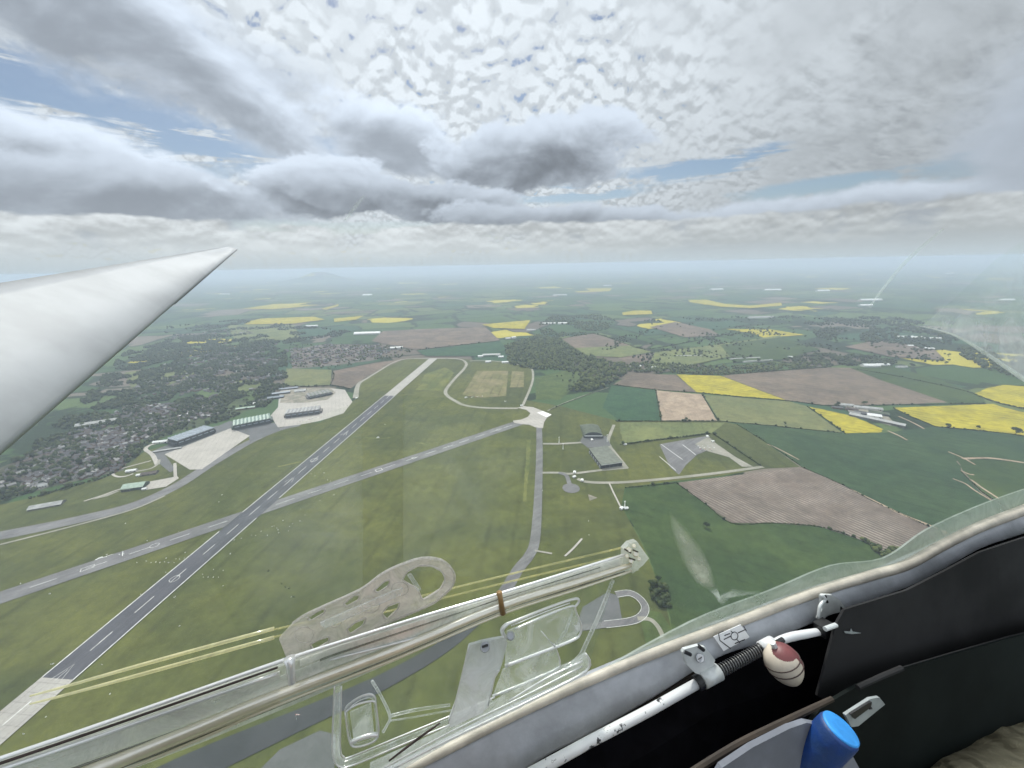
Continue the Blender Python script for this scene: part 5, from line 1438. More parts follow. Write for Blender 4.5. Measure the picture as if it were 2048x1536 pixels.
# --- wing
P0, P1 = Vector(((0 - 1024) / FPX, (768 - 911) / FPX, 1)) * 1.8, Vector(((474 - 1024) / FPX, (768 - 499) / FPX, 1)) * 6.2
Q0, Q1 = Vector(((0 - 1024) / FPX, (768 - 566) / FPX, 1)) * 2.55, Vector(((452 - 1024) / FPX, (768 - 494) / FPX, 1)) * 6.5
rings = []
prof = [(0, 0), (.012, .022), (.04, .042), (.09, .062), (.17, .080), (.28, .090), (.40, .088), (.55, .072), (.72, .047), (.87, .022), (1, .002), (.9, -.006), (.7, -.02), (.5, -.032), (.3, -.036), (.15, -.034), (.06, -.026), (.02, -.014)]
for i in range(26):
    s_ = -.9 + 1.9 * i / 25
    le, te = P0.lerp(P1, s_) if s_ >= 0 else P0 + (P1 - P0) * s_, Q0.lerp(Q1, s_) if s_ >= 0 else Q0 + (Q1 - Q0) * s_
    ch = te - le
    nn = (P1 - P0).cross(ch).normalized()
    if nn.dot(-le) < 0: nn = -nn
    tk = ch.length * (1.0 if s_ < .97 else .7)
    rings.append([K(*(le + ch * x_ + nn * (y_ * tk * .55))) for x_, y_ in prof])
wing = MB().loft(rings).build("wing", M["gel"], glider, smooth=True)
# leading edge: a thin dark line along the very front
def lep(s_, k=.006):
    le = P0 + (P1 - P0) * s_; ch = (Q0 + (Q1 - Q0) * s_) - le
    nn = (P1 - P0).cross(ch).normalized()
    if nn.dot(-le) < 0: nn = -nn
    return K(*(le - nn * ch.length * .006 + ch * .003))
MB().tube([lep(i / 20) for i in range(9, 21)], .006, 6).build("dark_edge_line", plain("grey_edge_line", (.10, .11, .12), .6), wing)

# --- canopy
SILL = [(-900, 2700), (200, 1860), (600, 1650), (832, 1530), (1086, 1402), (1300, 1310), (1501, 1234), (1636, 1183), (1738, 1152), (1811, 1131), (1884, 1091), (1957, 1055), (2048, 1020), (2200, 962), (2500, 900)]
sp = [Vector(W3(u, v, -.016)[0]) for u, v in SILL]
sp = [sp[1] + PA * -.7] + sp[1:]
rows = []
for p in smooth_path(sp, 3):
    rows.append([K(*(p - PN * (.32 * (1 - math.cos(t_)) ** 1.15) + PU * (.62 * math.sin(t_)))) for t_ in [math.pi * k / 30 for k in range(31)]])
canopy = MB().loft(rows, closed=False).build("canopy", M["canopy"], glider, smooth=True)
mb = wtube([(1838, 652), (1880, 661), (1919, 675), (1963, 701), (2007, 731), (2050, 760), (2110, 800)], [.4, 1.2, 2.2, 3, 3.6, 4, 4], -.006, 6, 5)
mb.build("pale_line", M["pale_line"], canopy)  # thin pale arc, narrowing toward its upper end
wtube([(1738, 616), (1772, 570), (1820, 515), (1886, 458)], [1.2, 2.4, 3.2, 2], -.006, 6, 4).build("pale_line", clear_mat("faint_pale_line", (.82, .84, .84), .11, .3, 0, scale=9), canopy)
wtube([(690, 440), (712, 412), (728, 392)], [2, 4, 2], -.006, 6, 4).build("pale_line", clear_mat("fainter_pale_line", (.9, .9, .9), .07, .3, 0, scale=9), canopy)
def film(name, pix, alpha, core, c=(.86, .88, .90), hard=()):  # canopy glare and reflections, put in as pale films
    "a painted reflection on the perspex: strongest over its core, thinning away to nothing at its outline (not at the hard corners)"
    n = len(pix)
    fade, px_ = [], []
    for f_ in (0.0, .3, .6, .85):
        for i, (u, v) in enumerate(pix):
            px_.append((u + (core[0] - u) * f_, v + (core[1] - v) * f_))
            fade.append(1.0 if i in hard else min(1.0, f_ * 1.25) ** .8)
    me = bpy.data.meshes.new("reflection_film")
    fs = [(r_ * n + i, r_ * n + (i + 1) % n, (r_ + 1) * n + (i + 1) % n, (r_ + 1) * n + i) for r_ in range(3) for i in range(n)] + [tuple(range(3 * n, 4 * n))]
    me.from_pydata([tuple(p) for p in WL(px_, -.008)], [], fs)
    at = me.attributes.new("film_fade", "FLOAT", "POINT")
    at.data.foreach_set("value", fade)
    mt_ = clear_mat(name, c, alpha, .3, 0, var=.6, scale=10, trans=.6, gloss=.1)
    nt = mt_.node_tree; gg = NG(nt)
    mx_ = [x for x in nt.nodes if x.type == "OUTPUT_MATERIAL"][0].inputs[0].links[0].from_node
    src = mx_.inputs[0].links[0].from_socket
    an = gg.n("ShaderNodeAttribute"); an.attribute_name = "film_fade"
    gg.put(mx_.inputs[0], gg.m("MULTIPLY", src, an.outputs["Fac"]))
    link("reflection_film", me, mt_, canopy)
film("glare_right", [(1842, 652), (1905, 600), (1990, 520), (2120, 430), (2300, 560), (2300, 900), (2120, 806), (2050, 760), (2007, 731), (1963, 701), (1919, 675)], .30, (2090, 690), hard=(0, 7, 8, 9, 10))
film("glare_left", [(380, 1060), (560, 860), (726, 800), (726, 1190), (640, 1235), (480, 1275)], .10, (700, 1060), (.84, .86, .84), hard=(3,))
film("glare_mid", [(806, 790), (960, 800), (1120, 900), (1120, 1080), (1000, 1160), (806, 1140)], .10, (840, 1000), (.90, .92, .80), hard=(5,))
film("reflection_drop", [(1336, 1016), (1350, 1030), (1378, 1062), (1404, 1094), (1424, 1136), (1433, 1178), (1418, 1182), (1392, 1166), (1366, 1128), (1348, 1084), (1338, 1044)], .42, (1400, 1150), (.85, .82, .72))
film("reflection_splash", [(1416, 1178), (1434, 1174), (1440, 1190), (1470, 1176), (1500, 1180), (1540, 1182), (1490, 1192), (1462, 1196), (1448, 1212), (1436, 1206), (1428, 1192)], .5, (1440, 1196), (.82, .88, .82))
# sealing strip where the perspex is bonded to its frame
up_ = [(1180, 1352), (1380, 1243), (1540, 1180), (1660, 1131), (1765, 1116), (1850, 1060), (1950, 1014), (2048, 978), (2150, 945)]
lo_ = [(2150, 985), (2048, 1024), (1957, 1058), (1884, 1094), (1811, 1134), (1738, 1155), (1636, 1186), (1501, 1237), (1300, 1313), (1180, 1362)]
sm_ = lambda P_: [(q_.x, q_.y) for q_ in smooth_path([Vector((u, v, 0)) for u, v in P_], 5)]
wplate(sm_(up_) + sm_(lo_), .003, -.004).build("sealing_strip", M["seal"], canopy)

# --- sill frame
LOW = [(-400, 2700), (420, 1960), (800, 1740), (1047, 1536), (1180, 1462), (1300, 1394), (1428, 1314), (1526, 1281), (1629, 1241), (1687, 1215), (1811, 1172), (1884, 1135), (1957, 1095), (2048, 1064), (2200, 1010)]
TOP = [(-600, 2500), (200, 1860), (600, 1650), (832, 1530), (1040, 1424), (1300, 1310), (1415, 1265), (1501, 1234), (1600, 1196), (1650, 1179), (1770, 1143), (1860, 1104), (1957, 1055), (2048, 1020), (2200, 962)]
tp, bt = [Vector(W3(u, v, 0)[0]) for u, v in TOP], [Vector(W3(u, v, .012)[0]) for u, v in LOW]
tp, bt = smooth_path(tp, 5), smooth_path(bt, 5)
rings = []
for a_, b_ in zip(tp, bt):
    dn = (b_ - a_)
    rings.append([K(*q_) for q_ in (a_ - PN * .004, a_ + dn * .12 - PN * .008, a_ + dn * .5 - PN * .006, a_ + dn * .88 - PN * .007, b_ - PN * .003, b_ + dn * .06 + PN * .004, b_ + PN * .02, a_ + PN * .014)])
frame = MB().loft(rings).build("sill_frame", M["greyframe"], glider, smooth=True)
wtube(SILL[1:14], 9.2, .004, 12, 5).build("edge_trim", M["cream"], frame, smooth=True)
wtube([(1030, 1556), (1190, 1468), (1300, 1406), (1400, 1338)], 4, .004, 8, 5).build("lower_trim", M["brown"], frame)
wtube([(1700, 1222), (1811, 1182), (1884, 1146), (1957, 1106), (2060, 1072)], 2.2, .016, 8, 5).build("lower_trim", M["greyframe"], frame)
# sticker with the canopy pictogram
stk = wplate([(1427, 1273), (1481, 1249), (1499, 1274), (1447, 1302)], .0006, .0205).build("sticker", M["sticker"], frame)
ik = MB()
for pp in ([(1437, 1267), (1440, 1281), (1461, 1297)], [(1437, 1267), (1447, 1262)], [(1470, 1287), (1490, 1279)]): wtube(pp, .9, .0212, 5, 0, ik)
wtube([(1460 + 8 * math.cos(.9) * math.cos(k * .45) * 1.4 + 9, 1272 + 8 * math.sin(k * .45)) for k in range(15)], .7, .0212, 5, 0, ik)
for pp in ([(1448, 1279), (1462, 1272)], [(1476, 1266), (1491, 1259)], [(1449, 1271), (1460, 1267)], [(1487, 1252), (1493, 1262)], [(1462, 1262), (1466, 1266)], [(1474, 1279), (1480, 1286)]): wtube(pp, .8, .0212, 5, 0, ik)
ik.build("pictogram", M["ink"], stk)

# --- cockpit wall, panels
up2 = [(900, 1640)] + LOW[3:14] + [(2200, 1005), (2450, 960)]
rings = []
for i, (u, v) in enumerate(up2):
    rings.append([W(u, v - 4, -.012), W(u, v + 110, .012), W(u + 30, v + 300, .03), W(u + 60, v + 700, .09), W(u + 60, v + 710, .04), W(u, v + 100, -.02)])
MB().loft(rings).build("cockpit_wall", M["blackwall"], glider)
pan = wplate([(1669, 1250), (1687, 1218), (1811, 1180), (1884, 1143), (1957, 1104), (2060, 1070), (2140, 1040), (2140, 1240), (1930, 1298), (1804, 1332), (1712, 1367), (1655, 1404), (1632, 1390), (1648, 1330)], .003, .05).build("side_panel", M["panelgrey"], glider)
wplate([(1640, 1412), (1712, 1370), (1804, 1335), (1930, 1300), (2140, 1240), (2300, 1200), (2300, 1800), (1480, 1800), (1560, 1520)], .004, .075).build("lower_panel", M["panelgreen"], glider)
wr = wtube([(1715, 1375), (1760, 1354), (1803, 1336)], 5, .085, 8).build("cable_sleeve", M["panelgrey"], glider)
wtube([(1803, 1335), (1900, 1306), (2020, 1272), (2090, 1256)], 0.9, .085, 6).build("cable", M["panelgrey"], wr)
wplate([(1688, 1262), (1700, 1263), (1702, 1257), (1705, 1263), (1722, 1266), (1704, 1268), (1690, 1266)], .0006, .053).build("worn_mark", M["slide"], pan)
cons = wplate([(1400, 1600), (1440, 1530), (1500, 1490), (1575, 1452), (1608, 1441), (1640, 1447), (1660, 1465), (1690, 1490), (1712, 1530), (1740, 1600)], .006, .115).build("console", M["console"], glider)
wtube([(1360, 1560), (1470, 1492), (1560, 1448), (1664, 1398)], [7, 7, 7, 5], .10, 8, 4).build("console_rim", M["brown"], cons)
sl = wplate([(1688, 1428), (1738, 1396), (1756, 1393), (1767, 1407), (1714, 1450), (1700, 1452)], .003, .128).build("lever_slide", M["slide"], glider)
wplate([(1699, 1427), (1734, 1405), (1742, 1403), (1740, 1413), (1708, 1437)], .002, .131).build("slot", M["blacksteel"], sl)
wtube([(1738, 1416), (1742, 1416)], 2.4, .131, 10).build("rivet", M["blacksteel"], sl)
# blue lever
c0, c1 = Vector(((1681 - 1024) / FPX, (768 - 1458) / FPX, 1)) * .415, Vector(((1500 - 1024) / FPX, (768 - 1650) / FPX, 1)) * .47
ax = (c0 - c1).normalized(); R0 = 34 / FPX * .415
lev = MB().tube([K(*(c1 + (c0 - c1) * t_)) for t_ in (-.4, 0, .5, .93, .98)] + [K(*c0)], [R0 * 1.02, R0 * 1.02, R0 * 1.02, R0 * 1.02, R0 * 1.0, R0 * .93], 32).build("lever_grip", M["bluegrip"], glider, smooth=True)
e1 = ax.orthogonal().normalized(); e2 = ax.cross(e1)
MB().loft([[K(*(c0 + ax * h_ + (e1 * math.cos(k * math.pi / 16) + e2 * math.sin(k * math.pi / 16)) * R0 * r_)) for k in range(32)] for h_, r_ in ((-.001, .93), (.0012, .92), (.0022, .84), (.0022, .4), (.0016, .05))]).build("grip_end", M["bluelit"], lev, smooth=True)
MB().tube([K(*(c1 + (c0 - c1) * -.1)), K(*(c1 - Vector((.03, .05, -.02))))], .008, 10).build("lever_rod", M["blacksteel"], lev)

# --- locking rod, spring, bracket, knob
rod = wtube([(1040, 1560), (1180, 1483), (1300, 1420), (1396, 1366)], [11, 10, 9.5, 9], .034, 14).build("locking_rod", M["chip"], glider, smooth=True)
wtube([(1392, 1368), (1402, 1362)], 14, .034, 16).build("collar", M["blacksteel"], rod)
wtube([(1404, 1361), (1437, 1343)], [15, 15], .034, 16).build("sleeve", M["bracket"], rod, smooth=True)
slot = lambda u, v: [(u - 9 * math.cos(.5) + 4.5 * math.sin(k * .7), v + 4 - 4.0 * math.cos(k * .7) + (k in ()) * 0) for k in range(9)]
br = wplate([(1363, 1303), (1366, 1297), (1395, 1289), (1409, 1293), (1428, 1318), (1424, 1330), (1436, 1347), (1414, 1366), (1404, 1350), (1388, 1344), (1372, 1328)], .004, .031).build("bracket", M["bracket"], rod)
for (a1, b1), (a2_, b2_) in (((1370, 1304), (1381, 1309)), ((1397, 1292), (1407, 1300))):
    wtube([(a1, b1), (a2_, b2_)], 3.6, .0335, 10).build("slot", M["blacksteel"], br)
scx = wtube([(1400, 1315), (1400.1, 1315)], 8, .0345, 20)
MB().tube([W(1400, 1316, .033), W(1400, 1316, .039)], [rpx(8.5, 1400, .03), rpx(7, 1400, .03)], 20).build("screw", M["greyframe"], br)
wtube([(1396, 1319), (1405, 1313)], 1.0, .0395, 6).build("screw_slot", M["blacksteel"], br)
hel = []
a_, b_ = Vector(W3(1434, 1345, .034)[0]), Vector(W3(1531, 1293, .034)[0])
axs = (b_ - a_).normalized(); e1 = axs.orthogonal().normalized(); e2 = axs.cross(e1)
hr = rpx(10, 1480, .034)
for i in range(21 * 12 + 1):
    t_ = i / (21 * 12); w_ = t_ * 21 * 2 * math.pi
    hel.append(K(*(a_.lerp(b_, t_) + (e1 * math.cos(w_) + e2 * math.sin(w_)) * hr)))
MB().tube(hel, rpx(1.35, 1480, .034), 5).build("spring", plain("spring_steel", (.16, .16, .16), .35, metal=.6), rod, smooth=True)
MB().tube([K(*a_), K(*b_)], hr * .62, 10).build("inner_rod", M["blacksteel"], rod)
wtube([(1524, 1297), (1546, 1286)], [13, 13], .036, 16).build("collar", M["chip"], rod, smooth=True)
wtube([(1546, 1290), (1560, 1281), (1585, 1273), (1612, 1268), (1640, 1263)], [7, 7.5, 8, 7.5, 6.5], .034, 14, 5).build("bent_end", M["chip"], rod, smooth=True)
wtube([(1556, 1286), (1566, 1279)], [6, 5], .046, 10).build("clip", M["blacksteel"], rod)
MB().box(W(1648, 1256, .036), (rpx(26, 1648), rpx(20, 1648), .016), axes=(K(*PA), K(*PU), NW)).build("end_block", M["blacksteel"], rod)
wtube([(1650, 1258), (1672, 1250)], 4.5, .05, 10).build("pin", M["bracket"], rod)
hb = wplate([(1640, 1191), (1648, 1188), (1662, 1189), (1678, 1200), (1687, 1214), (1680, 1222), (1650, 1230), (1646, 1238), (1634, 1236), (1642, 1216)], .004, .0215).build("hinge_bracket", M["bracket"], frame)
for (u, v) in ((1653, 1203), (1681, 1216), (1650, 1193)): wtube([(u, v), (u + 1, v)], 3.2, .0238, 10).build("screw", M["blacksteel"], hb)
wtube([(1642, 1190), (1650, 1199), (1640, 1212), (1637, 1236)], 3, .026, 8, 4).build("hook", M["bracket"], hb, smooth=True)
# egg shaped knob, cream with a red back
ka, kb = Vector(W3(1549, 1293, .052)[0]), Vector(W3(1588, 1366, .058)[0])
kax = (kb - ka); kl = kax.length; kax.normalize()
side = Vector((0.9, 0.35, 0.12)); side = (side - kax * side.dot(kax)).normalized(); fr_ = kax.cross(side)
if fr_.z > 0: fr_ = -fr_
RK = rpx(33, 1568, .055)
def kr(t_): return RK * max(0.0, math.sin(math.pi * t_ ** .82)) ** .55
km = MB(); nS, nT = 120, 80
vs = []
for j in range(nT + 1):
    t_ = j / nT
    for k in range(nS):
        w_ = 2 * math.pi * k / nS
        vs.append(K(*(ka + kax * (kl * t_) + (side * math.cos(w_) + fr_ * math.sin(w_)) * kr(t_))))
cf, rf_ = [], []
for j in range(nT):
    for k in range(nS):
        w_ = 2 * math.pi * (k + .5) / nS; t_ = (j + .5) / nT
        qf = (j * nS + k, j * nS + (k + 1) % nS, (j + 1) * nS + (k + 1) % nS, (j + 1) * nS + k)
        red_ = math.cos(w_ - .12) > .70 + .10 * (t_ - .4) or (math.sin(w_) > -.6 and t_ < .13 + .13 * math.cos(w_ - .3))
        (rf_ if red_ else cf).append(qf)
km.add(vs, cf, 0); km.f += rf_; km.mi += [1] * len(rf_)
knob = km.build("knob", [M["creamknob"], M["red"]], rod, smooth=True)
for t0_ in (.36, .52):
    MB().tube([K(*(ka + kax * (kl * (t0_ + .05 * math.cos(2 * math.pi * k / 40 + 1.2))) + (side * math.cos(2 * math.pi * k / 40) + fr_ * math.sin(2 * math.pi * k / 40)) * (kr(t0_ + .05 * math.cos(2 * math.pi * k / 40 + 1.2)) + .0003))) for k in range(41)], .0007, 6).build("groove", M["groove"], knob)
MB().tube([K(*(ka - kax * .006)), K(*(ka + kax * .006))], rpx(5, 1548), 10).build("stem", M["bracket"], knob)

# --- clear sliding window with its rail and scoop
swn = wplate([(-200, 1580), (560, 1330), (1000, 1187), (1262, 1100), (1290, 1115), (1225, 1170), (1180, 1320), (1150, 1350), (700, 1560), (300, 1720), (-200, 1900)], .002, .004).build("sliding_window", M["pane2"], glider)
def sub(name, mb, mat, smooth=True): return mb.build(name, M[mat], swn, smooth=smooth)
sub("rail", wplate([(-200, 1588), (0, 1519), (120, 1481), (300, 1420), (500, 1352), (668, 1290), (1000, 1189), (1250, 1110), (1276, 1138), (1004, 1222), (800, 1314), (600, 1400), (400, 1482), (220, 1550), (-60, 1660)], .006, .012), "acrylgrey", False)
UP = [(-200, 1588), (0, 1519), (120, 1481), (300, 1420), (500, 1352), (668, 1290), (1000, 1189), (1250, 1110)]
DN = [(-200, 1712), (0, 1634), (220, 1550), (400, 1482), (600, 1400), (800, 1314), (1004, 1222), (1276, 1138)]
def lin(P_, u):
    for (u0, v0), (u1, v1) in zip(P_[:-1], P_[1:]):
        if u <= u1: return v0 + (v1 - v0) * (u - u0) / (u1 - u0)
    return P_[-1][1]
def band(f0, f1, ua, ub, off, mat, name="rail_band", g0=None, g1=None):
    us = [ua + (ub - ua) * i / 24 for i in range(25)]
    e0, e1 = (f0 if g0 is None else g0), (f1 if g1 is None else g1)
    top_ = [(u, lin(UP, u) + (lin(DN, u) - lin(UP, u)) * (f0 + (e0 - f0) * i / 24)) for i, u in enumerate(us)]
    bot_ = [(u, lin(UP, u) + (lin(DN, u) - lin(UP, u)) * (f1 + (e1 - f1) * i / 24)) for i, u in enumerate(us)]
    sub(name, wplate(top_ + bot_[::-1], .0015, off), mat, False)
M["band1"] = clear_mat("milky_glare_acrylic", (0.95, 0.95, 0.92), 0.74, 0.2, 0.1, gloss=.35, var=0.55, scale=18, trans=0.6)  # rail glare put into the colour: milky, cream and dark strips
M["band2"] = clear_mat("cream_glare_acrylic", (0.98, 0.92, 0.76), 0.84, 0.2, 0.1, gloss=.35, var=0.35, scale=14, trans=0.6)
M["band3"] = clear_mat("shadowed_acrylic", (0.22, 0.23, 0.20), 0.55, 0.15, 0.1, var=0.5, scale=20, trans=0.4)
band(.14, .30, -150, 560, .0165, "band1"); band(.34, .56, -150, 1240, .0162, "band1", g0=.2, g1=.5)
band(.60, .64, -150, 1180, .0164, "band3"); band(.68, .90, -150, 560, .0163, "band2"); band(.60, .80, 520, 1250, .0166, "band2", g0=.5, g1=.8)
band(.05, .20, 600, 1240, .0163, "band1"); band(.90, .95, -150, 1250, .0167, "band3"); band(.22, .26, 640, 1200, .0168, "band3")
ue = [(-60, 1536), (0, 1517), (250, 1432), (555, 1325), (668, 1288), (840, 1234), (1000, 1187), (1250, 1109)]
sub("rail_edge", wtube(ue, [4, 4, 4, 4, 3.5, 3, 3, 2.5], .018, 8, 4), "edge")
sub("rail_shadow_gap", wtube([(u, v + 9) for u, v in ue[:4]], [4.5, 4.5, 4, 3], .017, 8, 4), "acrylgrey")
wtube([(u, v + 10) for u, v in ue[:4]], [3, 3, 2.5, 2], .019, 8, 4).build("rail_groove", M["groove"], swn, smooth=True)
sub("rail_edge", wtube([(u, v + 22) for u, v in ue[:4]], [6, 6, 5, 4], .018, 8, 4), "edge")
sub("rail_edge", wtube([(1020, 1208), (850, 1270), (660, 1320)], [1.5, 2, 2], .018, 8, 4), "edge")
me_ = [(40, 1595), (190, 1540), (400, 1456), (500, 1413), (598, 1374), (800, 1297), (1004, 1212), (1150, 1166), (1262, 1130)]
sub("rail_lip", wtube(me_, [13, 13, 12, 11, 9.5, 8.5, 7.5, 6, 4], .020, 10, 4), "edgecream")
sub("rail_lip", wtube([(u + 2, v + 25 - i * 1.7) for i, (u, v) in enumerate(me_)], [2.6] * 8 + [2], .020, 8, 4), "edgecream")
sub("rail_reflection", wtube([(60, 1392), (130, 1373), (300, 1325), (548, 1257)], [1.5, 2.5, 3.5, 3.5], -.004, 8, 4), "railrefl")  # the rail's yellowish reflection, put in as thin tubes
sub("rail_reflection", wtube([(60, 1408), (130, 1390), (300, 1344), (548, 1275)], [1.5, 2.5, 3.5, 3.5], -.004, 8, 4), "railrefl")
for dv in (0, 15): wtube([(548, 1259 + dv), (800, 1202 + dv), (1000, 1153 + dv), (1250, 1094 + dv)], 1.8, -.006, 8, 4).build("rail_reflection", clear_mat("faint_rail_reflection", (.8, .72, .3), .30, .2, .1), swn)
gp = [(559, 1275), (585, 1247), (617, 1226), (719, 1180), (760, 1150), (797, 1131), (844, 1116), (883, 1120), (905, 1140), (909, 1158), (900, 1178), (867, 1206), (813, 1230), (750, 1257), (676, 1284), (666, 1302), (578, 1324)]
gh = [[(805, 1160), (815, 1143), (836, 1132), (862, 1132), (882, 1142), (890, 1158), (880, 1178), (846, 1199), (836, 1178), (818, 1168)],
      [(748, 1181), (770, 1162), (779, 1160), (776, 1172), (756, 1185)], [(687, 1208), (709, 1190), (718, 1190), (716, 1200), (694, 1212)], [(764, 1228), (776, 1212), (798, 1204), (795, 1218), (774, 1238)],
      [(694, 1258), (712, 1244), (731, 1236), (724, 1252), (700, 1268)], [(620, 1289), (640, 1278), (657, 1273), (656, 1284), (628, 1300)], [(615, 1236), (634, 1223), (648, 1217), (648, 1226), (622, 1241)]]
gr = wplate(gp, .004, -.002, [list(reversed(h)) for h in gh])
gr.build("scoop_reflection", M["reflmauve"], swn)  # mirror image of the scoop in the perspex, put in as a plate
rm = MB()
for h in gh: wtube(h + [h[0]], 1.6, 0, 6, 3, rm)
wtube(gp[1:14], 2.6, 0, 6, 3, rm)
for (u, v, r_) in ((800, 1178, 14), (740, 1210, 16), (668, 1242, 13), (608, 1270, 16)): wtube([(u + r_ * 1.2 * math.cos(k * .42), v + r_ * math.sin(k * .42)) for k in range(16)], 1.1, .001, 5, 0, rm)
rm.build("reflection_rim", clear_mat("reflection_rim_acrylic", (.64, .59, .56), .5, .3, .1, scale=50), swn)
sub("reflection_bridge", wplate([(815, 1150), (822, 1147), (842, 1178), (836, 1182)], .004, .004), "acryl", False)
sub("reflection_bridge", wplate([(640, 1245), (790, 1180), (806, 1176), (800, 1190), (650, 1256)], .003, .006), "acryl", False)
sub("peg", wtube([(579, 1316), (581, 1330), (584, 1366)], [11, 8, 7], .026, 12), "edge")
wtube([(998, 1184), (1001, 1198), (1006, 1228)], [6, 5, 6], .026, 12).build("peg", M["brass"], swn, smooth=True)
sub("tip_fitting", wplate([(1245, 1096), (1256, 1084), (1270, 1080), (1280, 1094), (1294, 1114), (1282, 1128), (1262, 1144), (1246, 1132)], .008, .014), "acrylgrey", False)
tb = MB()
for (u, v, r_) in ((1258, 1100, 5), (1272, 1108, 6), (1262, 1122, 5), (1278, 1118, 4), (1254, 1112, 4), (1268, 1092, 4)): tb.tube([W(u, v, .018), W(u, v, .024)], [rpx(r_, u), rpx(r_ * .7, u)], 9)
tb.build("tip_bolts", M["edgecream"], swn)
for pp in ([(1249, 1098), (1262, 1106)], [(1266, 1100), (1276, 1104)], [(1258, 1116), (1270, 1120)]): wtube(pp, 1.5, .0235, 6).build("tip_crack", M["brown"], swn)
# lower frame
fr = wtube([(675, 1372), (673, 1440), (672, 1505), (680, 1524), (700, 1523), (800, 1482), (900, 1440), (985, 1402)], [7, 7, 7, 6.5, 5, 4, 3.5, 3], .012, 10, 5)
sub("scoop_frame", fr, "acryl")
sub("scoop_frame_edge", wtube([(669, 1372), (666, 1440), (665, 1508), (678, 1533), (704, 1531), (800, 1491), (900, 1449)], 1.6, .018, 6, 5), "edge")
sub("scoop_frame_edge", wtube([(683, 1372), (681, 1440), (681, 1500), (688, 1514), (700, 1514), (800, 1473), (900, 1432), (990, 1394)], 1.5, .018, 6, 5), "edge")
sub("lower_edge", wplate([(760, 1560), (900, 1478), (1040, 1412), (1170, 1346), (1181, 1326), (1172, 1306), (1140, 1330), (1000, 1398), (880, 1466), (740, 1530)], .006, .010), "acryl", False)
sub("lower_edge_line", wtube([(780, 1540), (900, 1478), (1040, 1411), (1160, 1350), (1180, 1326), (1171, 1307)], 2.2, .014, 7, 4), "edge")
sub("lower_edge_line", wtube([(745, 1548), (900, 1464), (1040, 1396), (1165, 1332)], 1.4, .014, 7, 4), "edge")
sub("lower_edge_line", wtube([(1018, 1402), (1090, 1358), (1165, 1322)], 1.6, .015, 7, 4), "edge")
sub("stay", wtube([(1226, 1160), (1200, 1226), (1172, 1288), (1160, 1312), (1140, 1328), (1100, 1344), (1000, 1390)], [3.6, 4, 4.2, 4.2, 4, 3.4, 2.4], .018, 8, 5), "acryl")
sub("scoop_loop", wtube([(1012, 1276), (1004, 1262), (1012, 1250), (1030, 1242), (1100, 1214), (1148, 1198), (1158, 1202), (1150, 1214)], [3.5, 4.5, 4, 3, 2.6, 2.6, 2.6, 2], .016, 8, 5), "edge")
sub("scoop_loop", wtube([(1030, 1258), (1090, 1232), (1144, 1212), (1152, 1224), (1162, 1250), (1160, 1268), (1146, 1280), (1090, 1302), (1010, 1332)], [2, 2, 2, 2, 2, 2.4, 2.8, 3, 3.4], .016, 8, 5), "edge")
sub("scoop_loop", wtube([(1108, 1288), (1116, 1308), (1120, 1326), (1112, 1338), (1060, 1362), (985, 1392)], [1.6, 1.6, 1.6, 2, 2.4, 2.4], .016, 8, 5), "edge")
sub("scoop_loop", wtube([(1022, 1252), (1090, 1224), (1140, 1206)], 1.2, .020, 6, 3), "edge")
sub("scoop_pane", wplate([(1014, 1262), (1100, 1224), (1146, 1210), (1162, 1252), (1146, 1282), (1010, 1334)], .002, .014), "acryl", False)
sub("scoop_pane", wplate([(1006, 1338), (1108, 1292), (1119, 1326), (1108, 1340), (985, 1394)], .002, .014), "acryl", False)
sub("scoop_strut", wtube([(1146, 1222), (1132, 1260), (1114, 1288)], [2, 3, 3.6], .018, 8), "acryl")
sub("scoop_strut", wtube([(1082, 1262), (1110, 1294)], 1, .018, 6), "edge")
lp = sub("latch_plate", wplate([(938, 1289), (965, 1281), (1008, 1273), (1014, 1284), (1004, 1322), (998, 1340), (990, 1352), (976, 1412), (962, 1424), (900, 1452), (897, 1440), (912, 1400), (926, 1340)], .004, .024), "acryllight", False)
wtube([(938, 1289), (926, 1340), (912, 1400), (897, 1446)], 1.2, .027, 6, 3).build("latch_edge", M["edge"], swn, smooth=True)
wtube([(998, 1340), (990, 1352), (976, 1412)], 1.2, .027, 6, 3).build("latch_edge", M["edge"], swn, smooth=True)
MB().tube([W(970, 1294, .026), W(970, 1294, .033)], [rpx(10, 970, .03), rpx(8.5, 970, .03)], 18).build("latch_screw", M["greyframe"], swn)
wtube([(964, 1294), (976, 1290)], 2.2, .0335, 6).build("latch_screw_slot", M["blacksteel"], swn)
MB().tube([W(1021, 1272, .020), W(1021, 1272, .026)], [rpx(8, 1021), rpx(6, 1021)], 14).build("latch_screw", M["greyframe"], swn)
# thumb cup: a clear moulded recess
cup = [(690, 1424), (694, 1412), (715, 1396), (738, 1388), (750, 1394), (752, 1410), (757, 1450), (756, 1474), (742, 1486), (715, 1494), (702, 1490), (696, 1470)]
cs = smooth_path([Vector((u, v, 0)) for u, v in cup], 4, True)
cpx = [(p.x, p.y) for p in cs]; cu, cv = sum(p[0] for p in cpx) / len(cpx), sum(p[1] for p in cpx) / len(cpx)
sh = lambda k, o: [W(cu + (u - cu) * k, cv + (v - cv) * k, o) for u, v in cpx]
sub("thumb_cup", MB().loft([sh(1, .004), sh(.97, .014), sh(.90, .022), sh(.86, .020), sh(.84, .006)], cap=False), "acryl")
sub("thumb_cup_floor", wplate([(700, 1424), (742, 1406), (748, 1468), (708, 1482)], .002, .010), "acryl", False)
sub("thumb_cup_rim", wtube([(691, 1424), (712, 1410), (745, 1402), (752, 1410)], 2, .024, 6, 4), "edge")
